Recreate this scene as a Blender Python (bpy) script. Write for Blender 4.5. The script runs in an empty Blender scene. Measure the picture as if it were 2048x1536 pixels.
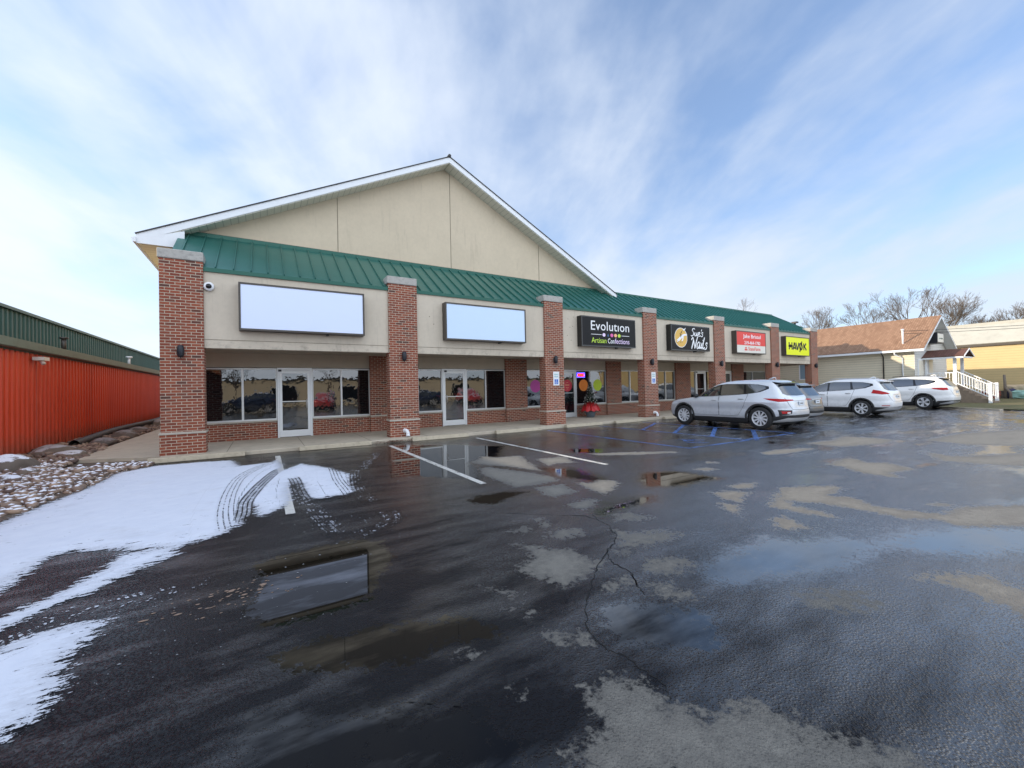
# Strip mall with wet parking lot
import bpy, bmesh, math, random
import numpy as np
from mathutils import Vector, Matrix, noise as mn
S = bpy.context.scene
C = S.collection
rad = math.radians
random.seed(7)
RNG = np.random.default_rng(7)

# ---------------------------------------------------------------- camera
EXPOSURE = 0.62
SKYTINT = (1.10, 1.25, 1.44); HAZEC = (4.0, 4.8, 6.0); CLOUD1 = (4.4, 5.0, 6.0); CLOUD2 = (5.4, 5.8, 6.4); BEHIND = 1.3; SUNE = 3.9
def make_camera():
    yaw, pitch, roll = 0.5456, 0.0117, -0.0219
    f = Vector((math.sin(yaw)*math.cos(pitch), math.cos(yaw)*math.cos(pitch), math.sin(pitch)))
    r = Vector((math.cos(yaw), -math.sin(yaw), 0)); u = r.cross(f)
    c, s = math.cos(roll), math.sin(roll)
    r2 = c*r + s*u; u2 = -s*r + c*u
    cam = bpy.data.cameras.new('camera'); o = bpy.data.objects.new('camera', cam); C.objects.link(o)
    o.matrix_world = Matrix(((r2.x, u2.x, -f.x, 2.2367), (r2.y, u2.y, -f.y, -13.4059), (r2.z, u2.z, -f.z, 1.5), (0, 0, 0, 1)))
    cam.sensor_width = 36; cam.lens = 36*817.76/2048; cam.clip_start = .05; cam.clip_end = 2000
    S.camera = o
make_camera()
S.view_settings.view_transform = 'Standard'; S.view_settings.look = 'None'
S.view_settings.exposure = EXPOSURE; S.view_settings.gamma = 1
S.cycles.max_bounces = 8; S.cycles.transparent_max_bounces = 8
S.cycles.use_denoising = True

# ---------------------------------------------------------------- node helpers
class NT:
    def __init__(s, tree): s.t = tree; s.n = tree.nodes; s.l = tree.links
    def new(s, kind, **kw):
        n = s.n.new(kind)
        for k, v in kw.items(): setattr(n, k, v)
        return n
    def put(s, sock, v):
        if hasattr(v, 'links') or isinstance(v, bpy.types.NodeSocket): s.l.new(v, sock)
        elif isinstance(v, (tuple, list)) and len(v) == 3 and sock.type == 'RGBA': sock.default_value = (*v, 1)
        else: sock.default_value = v
    def math(s, op, a, b=None, c=None, clamp=False):
        n = s.new('ShaderNodeMath', operation=op, use_clamp=clamp)
        for i, v in enumerate((a, b, c)):
            if v is not None: s.put(n.inputs[i], v)
        return n.outputs[0]
    def vmath(s, op, a, b=None):
        n = s.new('ShaderNodeVectorMath', operation=op)
        s.put(n.inputs[0], a)
        if b is not None: s.put(n.inputs[1], b)
        return n.outputs['Value'] if op in ('DOT_PRODUCT', 'LENGTH') else n.outputs[0]
    def vscale(s, v, k):
        n = s.new('ShaderNodeVectorMath', operation='SCALE'); s.put(n.inputs[0], v); s.put(n.inputs['Scale'], k); return n.outputs[0]
    def noise(s, vec, scale, detail=3, rough=.5, dist=0, out=0):
        n = s.new('ShaderNodeTexNoise'); s.put(n.inputs['Vector'], vec)
        n.inputs['Scale'].default_value = scale; n.inputs['Detail'].default_value = detail
        n.inputs['Roughness'].default_value = rough; n.inputs['Distortion'].default_value = dist
        return n.outputs[out]
    def mapr(s, v, a, b, c=0, d=1, smooth=False):
        n = s.new('ShaderNodeMapRange', interpolation_type='SMOOTHSTEP' if smooth else 'LINEAR')
        s.put(n.inputs['Value'], v)
        for k, x in zip(('From Min', 'From Max', 'To Min', 'To Max'), (a, b, c, d)): s.put(n.inputs[k], x)
        return n.outputs[0]
    def mix(s, f, a, b, mode='MIX'):
        n = s.new('ShaderNodeMix', data_type='RGBA', blend_type=mode)
        s.put(n.inputs[0], f); s.put(n.inputs[6], a); s.put(n.inputs[7], b)
        return n.outputs[2]
    def attr(s, name, out='Fac'):
        n = s.new('ShaderNodeAttribute', attribute_name=name); return n.outputs[out]
    def sep(s, v):
        n = s.new('ShaderNodeSeparateXYZ'); s.put(n.inputs[0], v); return n.outputs
    def comb(s, x, y, z=0.0):
        n = s.new('ShaderNodeCombineXYZ')
        for i, v in enumerate((x, y, z)): s.put(n.inputs[i], v)
        return n.outputs[0]
    def scalev(s, v, xyz): 
        n = s.new('ShaderNodeMapping'); s.put(n.inputs['Vector'], v); n.inputs['Scale'].default_value = xyz; return n.outputs[0]
    def uv(s): return s.new('ShaderNodeUVMap', uv_map='UVMap').outputs[0]
    def obj(s): return s.new('ShaderNodeTexCoord').outputs['Object']
    def pos(s): return s.new('ShaderNodeNewGeometry').outputs['Position']
    def bump(s, h, strength=.3, dist=.01, normal=None):
        n = s.new('ShaderNodeBump'); s.put(n.inputs['Height'], h); s.put(n.inputs['Strength'], strength); n.inputs['Distance'].default_value = dist
        if normal is not None: s.l.new(normal, n.inputs['Normal'])
        return n.outputs[0]

# ---------------------------------------------------------------- sky and sun
SUN = Vector((-1, .6, .41)).normalized()
def make_world():
    w = bpy.data.worlds.new('World'); S.world = w; w.use_nodes = True
    w.node_tree.nodes.clear(); t = NT(w.node_tree)
    sky = t.new('ShaderNodeTexSky', sky_type='NISHITA', sun_disc=False)
    sky.sun_elevation = math.asin(SUN.z); sky.sun_rotation = math.atan2(SUN.x, SUN.y)
    sky.air_density = 1.0; sky.dust_density = .6; sky.ozone_density = 2.2
    d = t.new('ShaderNodeTexCoord').outputs['Generated']
    x, y, z = t.sep(d)
    zz = t.math('ADD', t.math('MAXIMUM', z, 0), .30)
    px = t.math('DIVIDE', x, zz); py = t.math('DIVIDE', y, zz)
    a = rad(22)
    # along / across the streak direction
    al = t.math('ADD', t.math('MULTIPLY', px, math.sin(a)), t.math('MULTIPLY', py, math.cos(a)))
    ac = t.math('SUBTRACT', t.math('MULTIPLY', px, math.cos(a)), t.math('MULTIPLY', py, math.sin(a)))
    v1 = t.comb(t.math('MULTIPLY', al, .55), t.math('MULTIPLY', ac, .90), 4.6)
    n1 = t.noise(v1, 1.5, 7, .55, .25)
    v2 = t.comb(t.math('MULTIPLY', al, .9), t.math('MULTIPLY', ac, 1.1), 9.7)
    n2 = t.noise(v2, 1.9, 6, .55, .3)
    v3 = t.comb(t.math('MULTIPLY', al, .9), t.math('MULTIPLY', ac, 4.5), 5.7)
    n3 = t.noise(v3, 1.3, 4, .55, .4)
    n = t.math('ADD', t.math('MULTIPLY', n1, .46), t.math('ADD', t.math('MULTIPLY', n2, .42), t.math('MULTIPLY', n3, .12)))
    # more cloud towards the left (sun side) and low down
    left = t.vmath('DOT_PRODUCT', d, (-.85, .5, 0.0))
    n = t.math('ADD', n, t.math('MULTIPLY', t.mapr(left, -.6, .9, 0, 1), .075))
    n = t.math('ADD', n, t.math('MULTIPLY', t.mapr(z, .45, .0, 0, 1), .05))
    behind = t.mapr(y, .1, -.6, 0, 1, True)  # extra cloud brightness added behind the camera to light the shaded shop front
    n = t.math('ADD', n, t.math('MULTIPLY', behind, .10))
    m = t.mapr(n, .43, .67, 0, 1, True)
    m = t.math('POWER', m, .7)
    skyc = t.mix(1.0, sky.outputs[0], SKYTINT, 'MULTIPLY')
    haze = t.mapr(z, 0.0, .40, .55, .20)
    skyc = t.mix(haze, skyc, HAZEC)
    lum = t.mapr(left, -.8, .95, .85, 1.05)
    cl = t.mix(t.mapr(n, .50, .74, 0, 1), CLOUD1, CLOUD2)
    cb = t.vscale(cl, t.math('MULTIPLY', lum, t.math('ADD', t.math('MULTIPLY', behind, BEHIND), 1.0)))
    col = t.mix(t.math('MULTIPLY', m, .92), skyc, cb)
    bg = t.new('ShaderNodeBackground'); t.l.new(col, bg.inputs[0]); bg.inputs[1].default_value = .12
    o = t.new('ShaderNodeOutputWorld'); t.l.new(bg.outputs[0], o.inputs[0])
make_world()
def make_sun():
    l = bpy.data.lights.new('sun', 'SUN'); l.energy = SUNE; l.angle = rad(.6); l.color = (1, .86, .68)
    o = bpy.data.objects.new('sun', l); C.objects.link(o)
    o.rotation_euler = SUN.to_track_quat('Z', 'Y').to_euler(); o.location = (-30, 20, 40)
make_sun()

# ---------------------------------------------------------------- scene helpers
def tag(o, label=None, cat=None, group=None, kind=None):
    if label: o['label'] = label
    if cat: o['category'] = cat
    if group: o['group'] = group
    if kind: o['kind'] = kind
    return o
def thing(name, label, cat, loc=(0, 0, 0), rz=0, group=None):
    o = bpy.data.objects.new(name, None); C.objects.link(o); o.location = loc; o.rotation_euler = (0, 0, rz)
    o.empty_display_size = .2
    return tag(o, label, cat, group)
def copy_thing(root, loc, rz=0, label=None, scale=None):
    r = root.copy(); C.objects.link(r); r.location = loc; r.rotation_euler = (0, 0, rz)
    if label: r['label'] = label
    if scale: r.scale = scale
    for ch in list(root.children):
        c = ch.copy(); C.objects.link(c); c.parent = r
        for g in list(ch.children):
            d = g.copy(); C.objects.link(d); d.parent = c
    return r
def auto_uv(me):
    n = len(me.loops)
    if not n: return
    co = np.empty(len(me.vertices)*3, np.float32); me.vertices.foreach_get('co', co); co = co.reshape(-1, 3)
    vi = np.empty(n, np.int32); me.loops.foreach_get('vertex_index', vi)
    np_ = len(me.polygons); no = np.empty(np_*3, np.float32); me.polygons.foreach_get('normal', no); no = no.reshape(-1, 3)
    lt = np.empty(np_, np.int32); me.polygons.foreach_get('loop_total', lt)
    ax = np.argmax(np.abs(no)*np.array([1, 1, .8]), axis=1); ax = np.repeat(ax, lt)
    p = co[vi]
    u = np.where(ax == 0, p[:, 1], p[:, 0]); v = np.where(ax == 2, p[:, 1], p[:, 2])
    l = me.uv_layers.new(name='UVMap'); l.data.foreach_set('uv', np.stack([u, v], 1).astype(np.float32).ravel())
class MB:
    def __init__(s): s.v = []; s.f = []; s.m = []; s.sm = []
    def add(s, vs, fs, mi=0, sm=False):
        b = len(s.v); s.v += [tuple(v) for v in vs]; s.f += [tuple(b+i for i in f) for f in fs]
        s.m += [mi]*len(fs); s.sm += [sm]*len(fs); return s
    def box(s, x0, x1, y0, y1, z0, z1, mi=0):
        return s.add([(x0,y0,z0),(x1,y0,z0),(x1,y1,z0),(x0,y1,z0),(x0,y0,z1),(x1,y0,z1),(x1,y1,z1),(x0,y1,z1)],
              [(0,3,2,1),(4,5,6,7),(0,1,5,4),(1,2,6,5),(2,3,7,6),(3,0,4,7)], mi)
    def quad(s, a, b, c, d, mi=0): return s.add([a, b, c, d], [(0, 1, 2, 3)], mi)
    def poly(s, pts, mi=0): return s.add(pts, [tuple(range(len(pts)))], mi)
    def prism(s, pts, d, mi=0):            # planar polygon extruded by vector d
        n = len(pts); q = [tuple(p[i]+d[i] for i in range(3)) for p in pts]
        fs = [tuple(range(n-1, -1, -1)), tuple(range(n, 2*n))] + [(i, (i+1) % n, n+(i+1) % n, n+i) for i in range(n)]
        return s.add(list(pts)+q, fs, mi)
    def slab(s, pts, t, mi=0):             # quad thickened downwards along its normal
        p = [Vector(a) for a in pts]; n = (p[1]-p[0]).cross(p[2]-p[0]).normalized()
        return s.prism([tuple(a) for a in p], tuple(-n*t), mi)
    def tube(s, path, radii, sides=8, mi=0, cap=True, sm=True):
        P = [Vector(p) for p in path]; n = len(P)
        if not isinstance(radii, (list, tuple)): radii = [radii]*n
        vs = []; prev = None
        for i in range(n):
            t = (P[min(i+1, n-1)]-P[max(i-1, 0)])
            t = t.normalized() if t.length > 1e-9 else Vector((0, 0, 1))
            if prev is None:
                a = Vector((0, 0, 1)) if abs(t.z) < .9 else Vector((1, 0, 0)); prev = t.cross(a).normalized()
            else:
                prev = (prev - t*prev.dot(t)); prev = prev.normalized() if prev.length > 1e-6 else t.orthogonal().normalized()
            b = t.cross(prev)
            for k in range(sides):
                a = 2*math.pi*k/sides; vs.append(tuple(P[i]+(prev*math.cos(a)+b*math.sin(a))*radii[i]))
        fs = [(i*sides+k, i*sides+(k+1) % sides, (i+1)*sides+(k+1) % sides, (i+1)*sides+k) for i in range(n-1) for k in range(sides)]
        if cap: fs += [tuple(range(sides-1, -1, -1)), tuple((n-1)*sides+k for k in range(sides))]
        return s.add(vs, fs, mi, sm)
    def lathe(s, prof, c=(0, 0, 0), sides=24, mi=0, sm=True, axis='z'):   # prof: (r, h)
        vs = []
        for r, h in prof:
            for k in range(sides):
                a = 2*math.pi*k/sides; x, y = r*math.cos(a), r*math.sin(a)
                p = (x, y, h) if axis == 'z' else (x, h, y)
                vs.append((c[0]+p[0], c[1]+p[1], c[2]+p[2]))
        n = len(prof); fs = []
        for i in range(n-1):
            for k in range(sides):
                q = (i*sides+k, i*sides+(k+1) % sides, (i+1)*sides+(k+1) % sides, (i+1)*sides+k)
                fs.append(q if axis == 'z' else q[::-1])
        return s.add(vs, fs, mi, sm)
    def build(s, name, mats, parent=None, bevel=0, normals=True):
        me = bpy.data.meshes.new(name); me.from_pydata(s.v, [], s.f)
        if not isinstance(mats, (list, tuple)): mats = [mats]
        for m in mats: me.materials.append(m)
        me.polygons.foreach_set('material_index', s.m); me.polygons.foreach_set('use_smooth', s.sm)
        me.update()
        if normals:
            bm = bmesh.new(); bm.from_mesh(me); bmesh.ops.recalc_face_normals(bm, faces=bm.faces[:]); bm.to_mesh(me); bm.free()
        auto_uv(me)
        o = bpy.data.objects.new(name, me); C.objects.link(o)
        if parent: o.parent = parent
        if bevel:
            b = o.modifiers.new('b', 'BEVEL'); b.width = bevel; b.segments = 2; b.limit_method = 'ANGLE'; b.angle_limit = rad(40)
        return o
def B(*a, mi=0): return MB().box(*a, mi=mi)

# ---------------------------------------------------------------- materials
MATS = {}
def mat(name, col=(.5, .5, .5), rough=.6, metal=0, spec=.5, emit=None, es=1, coat=0, ior=None, fn=None):
    m = bpy.data.materials.new(name); m.use_nodes = True; t = NT(m.node_tree)
    p = m.node_tree.nodes['Principled BSDF']
    p.inputs['Base Color'].default_value = (*col, 1); p.inputs['Roughness'].default_value = rough
    p.inputs['Metallic'].default_value = metal; p.inputs['Specular IOR Level'].default_value = spec
    p.inputs['Coat Weight'].default_value = coat
    if ior: p.inputs['IOR'].default_value = ior
    if emit: p.inputs['Emission Color'].default_value = (*emit, 1); p.inputs['Emission Strength'].default_value = es
    if fn: fn(t, p)
    MATS[name] = m
    return m
def vary(col, amt=.12, scale=3.0, rough=None, bump=.1, bscale=80.0, bd=.003, dirt=0.0):
    def fn(t, p):
        ps = t.pos(); n = t.noise(ps, scale, 5, .6); n2 = t.noise(ps, bscale, 3, .6)
        c = t.mix(n, tuple(x*(1-amt) for x in col), tuple(min(1, x*(1+amt)) for x in col))
        if dirt:
            dd = t.mapr(t.noise(ps, scale*2.3, 6, .65), .5, .75, 0, dirt)
            c = t.mix(dd, c, tuple(x*.45 for x in col))
        t.put(p.inputs['Base Color'], c)
        if bump: t.put(p.inputs['Normal'], t.bump(n2, bump, bd))
        if rough: t.put(p.inputs['Roughness'], t.mapr(n2, .3, .7, rough[0], rough[1]))
    return fn
def vmat(name, col, rough=.6, **k):
    kw = {q: k.pop(q) for q in ('metal', 'spec', 'coat', 'ior') if q in k}
    return mat(name, col, rough, fn=vary(col, **k), **kw)

def brick_fn(t, p):
    uv = t.uv()
    def br(c1, c2, mo):
        n = t.new('ShaderNodeTexBrick'); t.put(n.inputs['Vector'], uv)
        for k, v in (('Color1', c1), ('Color2', c2), ('Mortar', mo)): t.put(n.inputs[k], v)
        for k, v in (('Scale', 1), ('Mortar Size', .0078), ('Mortar Smooth', .15), ('Bias', 0), ('Brick Width', .213), ('Row Height', .0752)): n.inputs[k].default_value = v
        return n
    b = br((0, 0, 0), (1, 1, 1), (0.5, 0.5, 0.5))
    r = t.sep(b.outputs[0])[0]
    ramp = t.new('ShaderNodeValToRGB'); t.l.new(r, ramp.inputs[0]); e = ramp.color_ramp.elements
    e[0].position = 0; e[0].color = (.060, .030, .022, 1); e[1].position = .1; e[1].color = (.22, .050, .026, 1)
    for pp, c in ((.14, (.19, .042, .020)), (.35, (.27, .062, .027)), (.55, (.20, .044, .021)), (.75, (.31, .080, .036)), (.93, (.23, .062, .032)), (1, (.09, .036, .026))):
        q = ramp.color_ramp.elements.new(pp); q.color = (*c, 1)
    ps = t.pos(); n = t.noise(ps, 1.3, 5, .6); n2 = t.noise(ps, 60, 3, .6)
    c = t.mix(t.mapr(n2, .3, .7, 0, .35), ramp.outputs[0], (.16, .05, .035))
    mo = t.mix(n, (.40, .335, .25), (.53, .455, .35))
    c = t.mix(b.outputs['Fac'], c, mo)
    c = t.mix(t.mapr(n, .52, .8, 0, .35), c, (.13, .085, .065))
    t.put(p.inputs['Base Color'], c)
    h = t.math('ADD', t.math('MULTIPLY', t.math('SUBTRACT', 1.0, b.outputs['Fac']), 1.0), t.math('MULTIPLY', n2, .3))
    t.put(p.inputs['Normal'], t.bump(h, .6, .006))
mat('brick', rough=.85, fn=brick_fn)

def stucco_fn(col, stain=True):
    def fn(t, p):
        ps = t.pos(); x, y, z = t.sep(ps)
        n = t.noise(ps, .8, 6, .6); n2 = t.noise(ps, 260, 2, .6); n3 = t.noise(ps, 9, 4, .6)
        c = t.mix(n, tuple(a*.86 for a in col), tuple(min(1, a*1.12) for a in col))
        c = t.mix(t.mapr(n3, .4, .75, 0, .22), c, tuple(a*.72 for a in col))
        if stain:
            v = t.comb(t.math('MULTIPLY', x, 5.0), t.math('MULTIPLY', y, 5.0), t.math('MULTIPLY', z, .5))
            s = t.noise(v, 1.5, 5, .65)
            c = t.mix(t.mapr(s, .57, .76, 0, .36), c, tuple(a*.55 for a in col))
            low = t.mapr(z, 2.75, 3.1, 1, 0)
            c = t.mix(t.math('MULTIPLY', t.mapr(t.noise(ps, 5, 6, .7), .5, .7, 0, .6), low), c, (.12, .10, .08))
        t.put(p.inputs['Base Color'], c); t.put(p.inputs['Normal'], t.bump(n2, .35, .004))
    return fn
mat('stucco', rough=.9, fn=stucco_fn((.58, .49, .36)))
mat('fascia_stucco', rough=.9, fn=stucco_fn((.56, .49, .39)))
vmat('joint', (.20, .17, .125), .9)
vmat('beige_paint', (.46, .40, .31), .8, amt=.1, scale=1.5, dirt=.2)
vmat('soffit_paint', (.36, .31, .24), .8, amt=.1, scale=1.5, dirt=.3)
vmat('green_metal', (.036, .165, .138), .34, metal=.45, amt=.10, scale=1.2, bump=.12, bscale=3.0, bd=.02, dirt=.12)
vmat('green_trim', (.016, .095, .068), .42, metal=.3, amt=.08, scale=2)
vmat('white_trim', (.74, .76, .78), .5, amt=.05, scale=2, dirt=.12)
def ridged_white(t, p):
    x, y, z = t.sep(t.pos()); s = t.math('FRACT', t.math('MULTIPLY', x, 5.0))
    c = t.mix(t.mapr(s, .0, .12, 0, 1), (.30, .29, .25), (.66, .63, .54)); t.put(p.inputs['Base Color'], c)
mat('vented_soffit', rough=.6, fn=ridged_white)
def ridged_cream(t, p):
    x, y, z = t.sep(t.pos()); s = t.math('FRACT', t.math('MULTIPLY', y, 4.0))
    c = t.mix(t.mapr(s, .0, .1, 0, 1), (.35, .31, .2), (.80, .74, .54)); t.put(p.inputs['Base Color'], c)
mat('cream_soffit', rough=.6, fn=ridged_cream)
vmat('dark_shingle', (.055, .055, .055), .9, amt=.3, scale=12, bump=.5, bscale=60)
vmat('concrete', (.46, .40, .31), .85, amt=.16, scale=1.3, bump=.3, bscale=150, dirt=.5)
vmat('cap_concrete', (.40, .385, .35), .85, amt=.18, scale=5, bump=.5, bscale=90, bd=.008, dirt=.7)
vmat('stop_concrete', (.44, .38, .28), .9, amt=.2, scale=4, bump=.5, bscale=90, bd=.006, dirt=.6)
vmat('sill_stone', (.44, .40, .33), .85, amt=.12, scale=3, bump=.3, dirt=.3)
mat('alu', (.60, .61, .60), .38, metal=.5)
mat('alu_door', (.72, .74, .74), .4, metal=.35)
vmat('bronze', (.055, .045, .036), .45, amt=.15, scale=4)
vmat('sign_black', (.006, .006, .007), .5, spec=.25, amt=.1, scale=4)
def glass_fn(amp):
    def fn(t, p):
        ps = t.pos(); n = t.noise(t.scalev(ps, (1.0, 1.0, .8)), 2.6, 3, .5)
        t.put(p.inputs['Normal'], t.bump(n, amp, .07))
    return fn
mat('shop_glass', (.006, .008, .010), .01, ior=2.1, fn=glass_fn(.04))
mat('interior_blue', (.20, .28, .34), .3)
mat('dark_metal', (.02, .022, .028), .45, metal=.3)
mat('white_plastic', (.75, .76, .77), .4)
mat('black_gloss', (.006, .006, .007), .12)
mat('black_plastic', (.018, .018, .019), .55)
vmat('blank_face', (.66, .74, .93), .35, amt=.015, scale=3)
vmat('blank_face_blue', (.57, .71, .89), .35, amt=.02, scale=3)
for nm, c in dict(txt_white=(.85, .85, .85), txt_lilac=(.78, .62, .85), txt_lime=(.50, .72, .06), dot_pink=(.75, .12, .38), dot_peach=(.85, .42, .22),
                  dot_blue=(.06, .14, .30), sign_red=(.72, .035, .025), sign_yellow=(.80, .86, .0), gold=(.70, .42, .08), txt_dark=(.025, .03, .02),
                  decal_magenta=(.42, .03, .26), decal_red=(.50, .02, .04), decal_orange=(.75, .21, .015), decal_lime=(.47, .62, .02), cream_face=(.70, .68, .60),
                  blue_sign=(.02, .13, .52), teal_txt=(.04, .33, .35), red_cloth=(.45, .006, .010), pot_gray=(.10, .12, .14)).items():
    mat(nm, c, .45)
mat('neon_red', (.3, .0, .0), .5, emit=(1, .03, .02), es=6)
mat('neon_blue', (.0, .0, .3), .5, emit=(.05, .05, 1), es=6)
def red_wall_fn(t, p):
    ps = t.pos(); n = t.noise(t.scalev(ps, (1, 1, .15)), 1.2, 4, .6)
    x, y, z = t.sep(ps); c = t.mix(n, (.50, .036, .009), (.72, .075, .018)); sp = t.noise(ps, 7, 5, .7)
    c = t.mix(t.mapr(t.math('ADD', z, t.math('MULTIPLY', sp, -.9)), -.6, .15, .75, 0), c, (.16, .08, .05))
    lap = t.math('FRACT', t.math('DIVIDE', y, .915)); c = t.mix(t.mapr(t.math('ABSOLUTE', t.math('SUBTRACT', lap, .5)), .0, .014, .6, 0), c, (.2, .02, .01))
    c = t.mix(t.mapr(t.noise(t.scalev(ps, (1, 6, .4)), 2, 5, .7), .55, .8, 0, .35), c, (.75, .20, .10)); t.put(p.inputs['Base Color'], c)
mat('red_metal', rough=.4, fn=red_wall_fn)
vmat('old_green', (.022, .085, .078), .45, metal=.3, amt=.2, scale=2, dirt=.25)
vmat('gutter_green', (.10, .16, .13), .5, amt=.2, scale=2, dirt=.4)
def siding_fn(c, sp, dark=.35, axis=2):
    def fn(t, p):
        ps = t.pos(); z = t.sep(ps)[axis]; s = t.math('FRACT', t.math('DIVIDE', z, sp))
        n = t.noise(ps, 1.5, 4, .6)
        k = t.mix(n, tuple(a*.9 for a in c), tuple(min(1, a*1.08) for a in c))
        k = t.mix(t.mapr(s, .0, .16, dark, 0), k, (.10, .08, .05))
        t.put(p.inputs['Base Color'], k); t.put(p.inputs['Normal'], t.bump(s, .7, .02))
    return fn
mat('house_siding', rough=.6, fn=siding_fn((.64, .58, .44), .17, .8))
mat('house_siding_white', rough=.6, fn=siding_fn((.62, .62, .60), .16, .5))
mat('yellow_brick', rough=.8, fn=siding_fn((.56, .43, .22), .20, .45))
def shingle_fn(c1, c2, c3):
    def fn(t, p):
        b = t.new('ShaderNodeTexBrick'); t.put(b.inputs['Vector'], t.uv())
        for k, v in (('Color1', (0, 0, 0)), ('Color2', (1, 1, 1)), ('Mortar', (.2, .2, .2))): t.put(b.inputs[k], v)
        for k, v in (('Scale', 1), ('Mortar Size', .008), ('Brick Width', .26), ('Row Height', .13)): b.inputs[k].default_value = v
        n = t.noise(t.pos(), 2.5, 5, .7)
        c = t.mix(t.sep(b.outputs[0])[0], c1, c2); c = t.mix(t.mapr(n, .35, .7, 0, .8), c, c3)
        c = t.mix(b.outputs['Fac'], c, tuple(x*.5 for x in c1)); t.put(p.inputs['Base Color'], c)
        t.put(p.inputs['Normal'], t.bump(n, .3, .02))
    return fn
mat('orange_shingle', rough=.9, fn=shingle_fn((.20, .108, .062), (.33, .20, .125), (.26, .145, .088)))
mat('brown_shingle', rough=.9, fn=shingle_fn((.10, .045, .03), (.16, .07, .05), (.12, .05, .04)))
vmat('pale_roof', (.40, .39, .34), .8, amt=.15, scale=1.2, dirt=.3)
vmat('bark', (.11, .085, .065), .9, amt=.3, scale=3, bump=.4, bscale=30)
vmat('bark_pale', (.13, .10, .075), .9, amt=.3, scale=3, bump=0)
vmat('wood_gray', (.17, .14, .11), .9, amt=.3, scale=6, dirt=.4)
vmat('deck_wood', (.22, .17, .125), .9, amt=.25, scale=5, dirt=.4)
mat('needle', (.015, .045, .02), .7)
mat('bauble', (.8, .78, .72), .3, metal=.4)
def rock_fn(t, p):
    g = t.new('ShaderNodeNewGeometry'); nz = t.sep(g.outputs['Normal'])[2]
    ri = t.attr('tint'); n = t.noise(g.outputs['Position'], 9, 4, .6); ns = t.noise(g.outputs['Position'], 3.5, 5, .7)
    c = t.mix(ri, (.11, .060, .045), (.42, .29, .20)); c = t.mix(t.mapr(n, .35, .65, 0, .5), c, (.15, .13, .12))
    yb = t.mapr(t.sep(g.outputs['Position'])[1], .6, 1.8, .0, .35)
    s = t.mapr(t.math('SUBTRACT', t.math('ADD', t.math('MULTIPLY', nz, .9), t.math('MULTIPLY', ns, .75)), yb), 1.12, 1.20, 0, 1)
    c = t.mix(s, c, (.78, .80, .86)); t.put(p.inputs['Base Color'], c)
mat('river_rock', rough=.8, fn=rock_fn)
vmat('rocky_soil', (.10, .075, .055), .95, amt=.4, scale=8, bump=.6, bscale=40, bd=.02)
def grass_fn(t, p):
    ps = t.pos(); n = t.noise(ps, .9, 6, .7); n2 = t.noise(ps, 14, 4, .7)
    c = t.mix(t.mapr(n, .35, .65, 0, 1), (.15, .12, .06), (.085, .11, .028)); c = t.mix(t.mapr(n2, .4, .7, 0, .6), c, (.11, .065, .035))
    t.put(p.inputs['Base Color'], c); t.put(p.inputs['Normal'], t.bump(n2, .8, .05))
mat('grass', rough=.95, fn=grass_fn)
def line_fn(c, wear=.5):
    def fn(t, p):
        ps = t.pos(); n = t.noise(ps, 22, 5, .7); n2 = t.noise(ps, 3, 4, .7)
        k = t.mapr(t.math('ADD', t.math('MULTIPLY', n, .6), t.math('MULTIPLY', n2, .4)), wear-.06, wear+.03, 1, .12)
        t.put(p.inputs['Base Color'], t.mix(k, (.03, .03, .033), c)); t.put(p.inputs['Alpha'], t.mapr(k, .2, .6, .25, 1))
    return fn
mat('white_paint', rough=.45, fn=line_fn((.58, .57, .53), .575))
mat('blue_paint', rough=.4, fn=line_fn((.06, .17, .50), .53))
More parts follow.
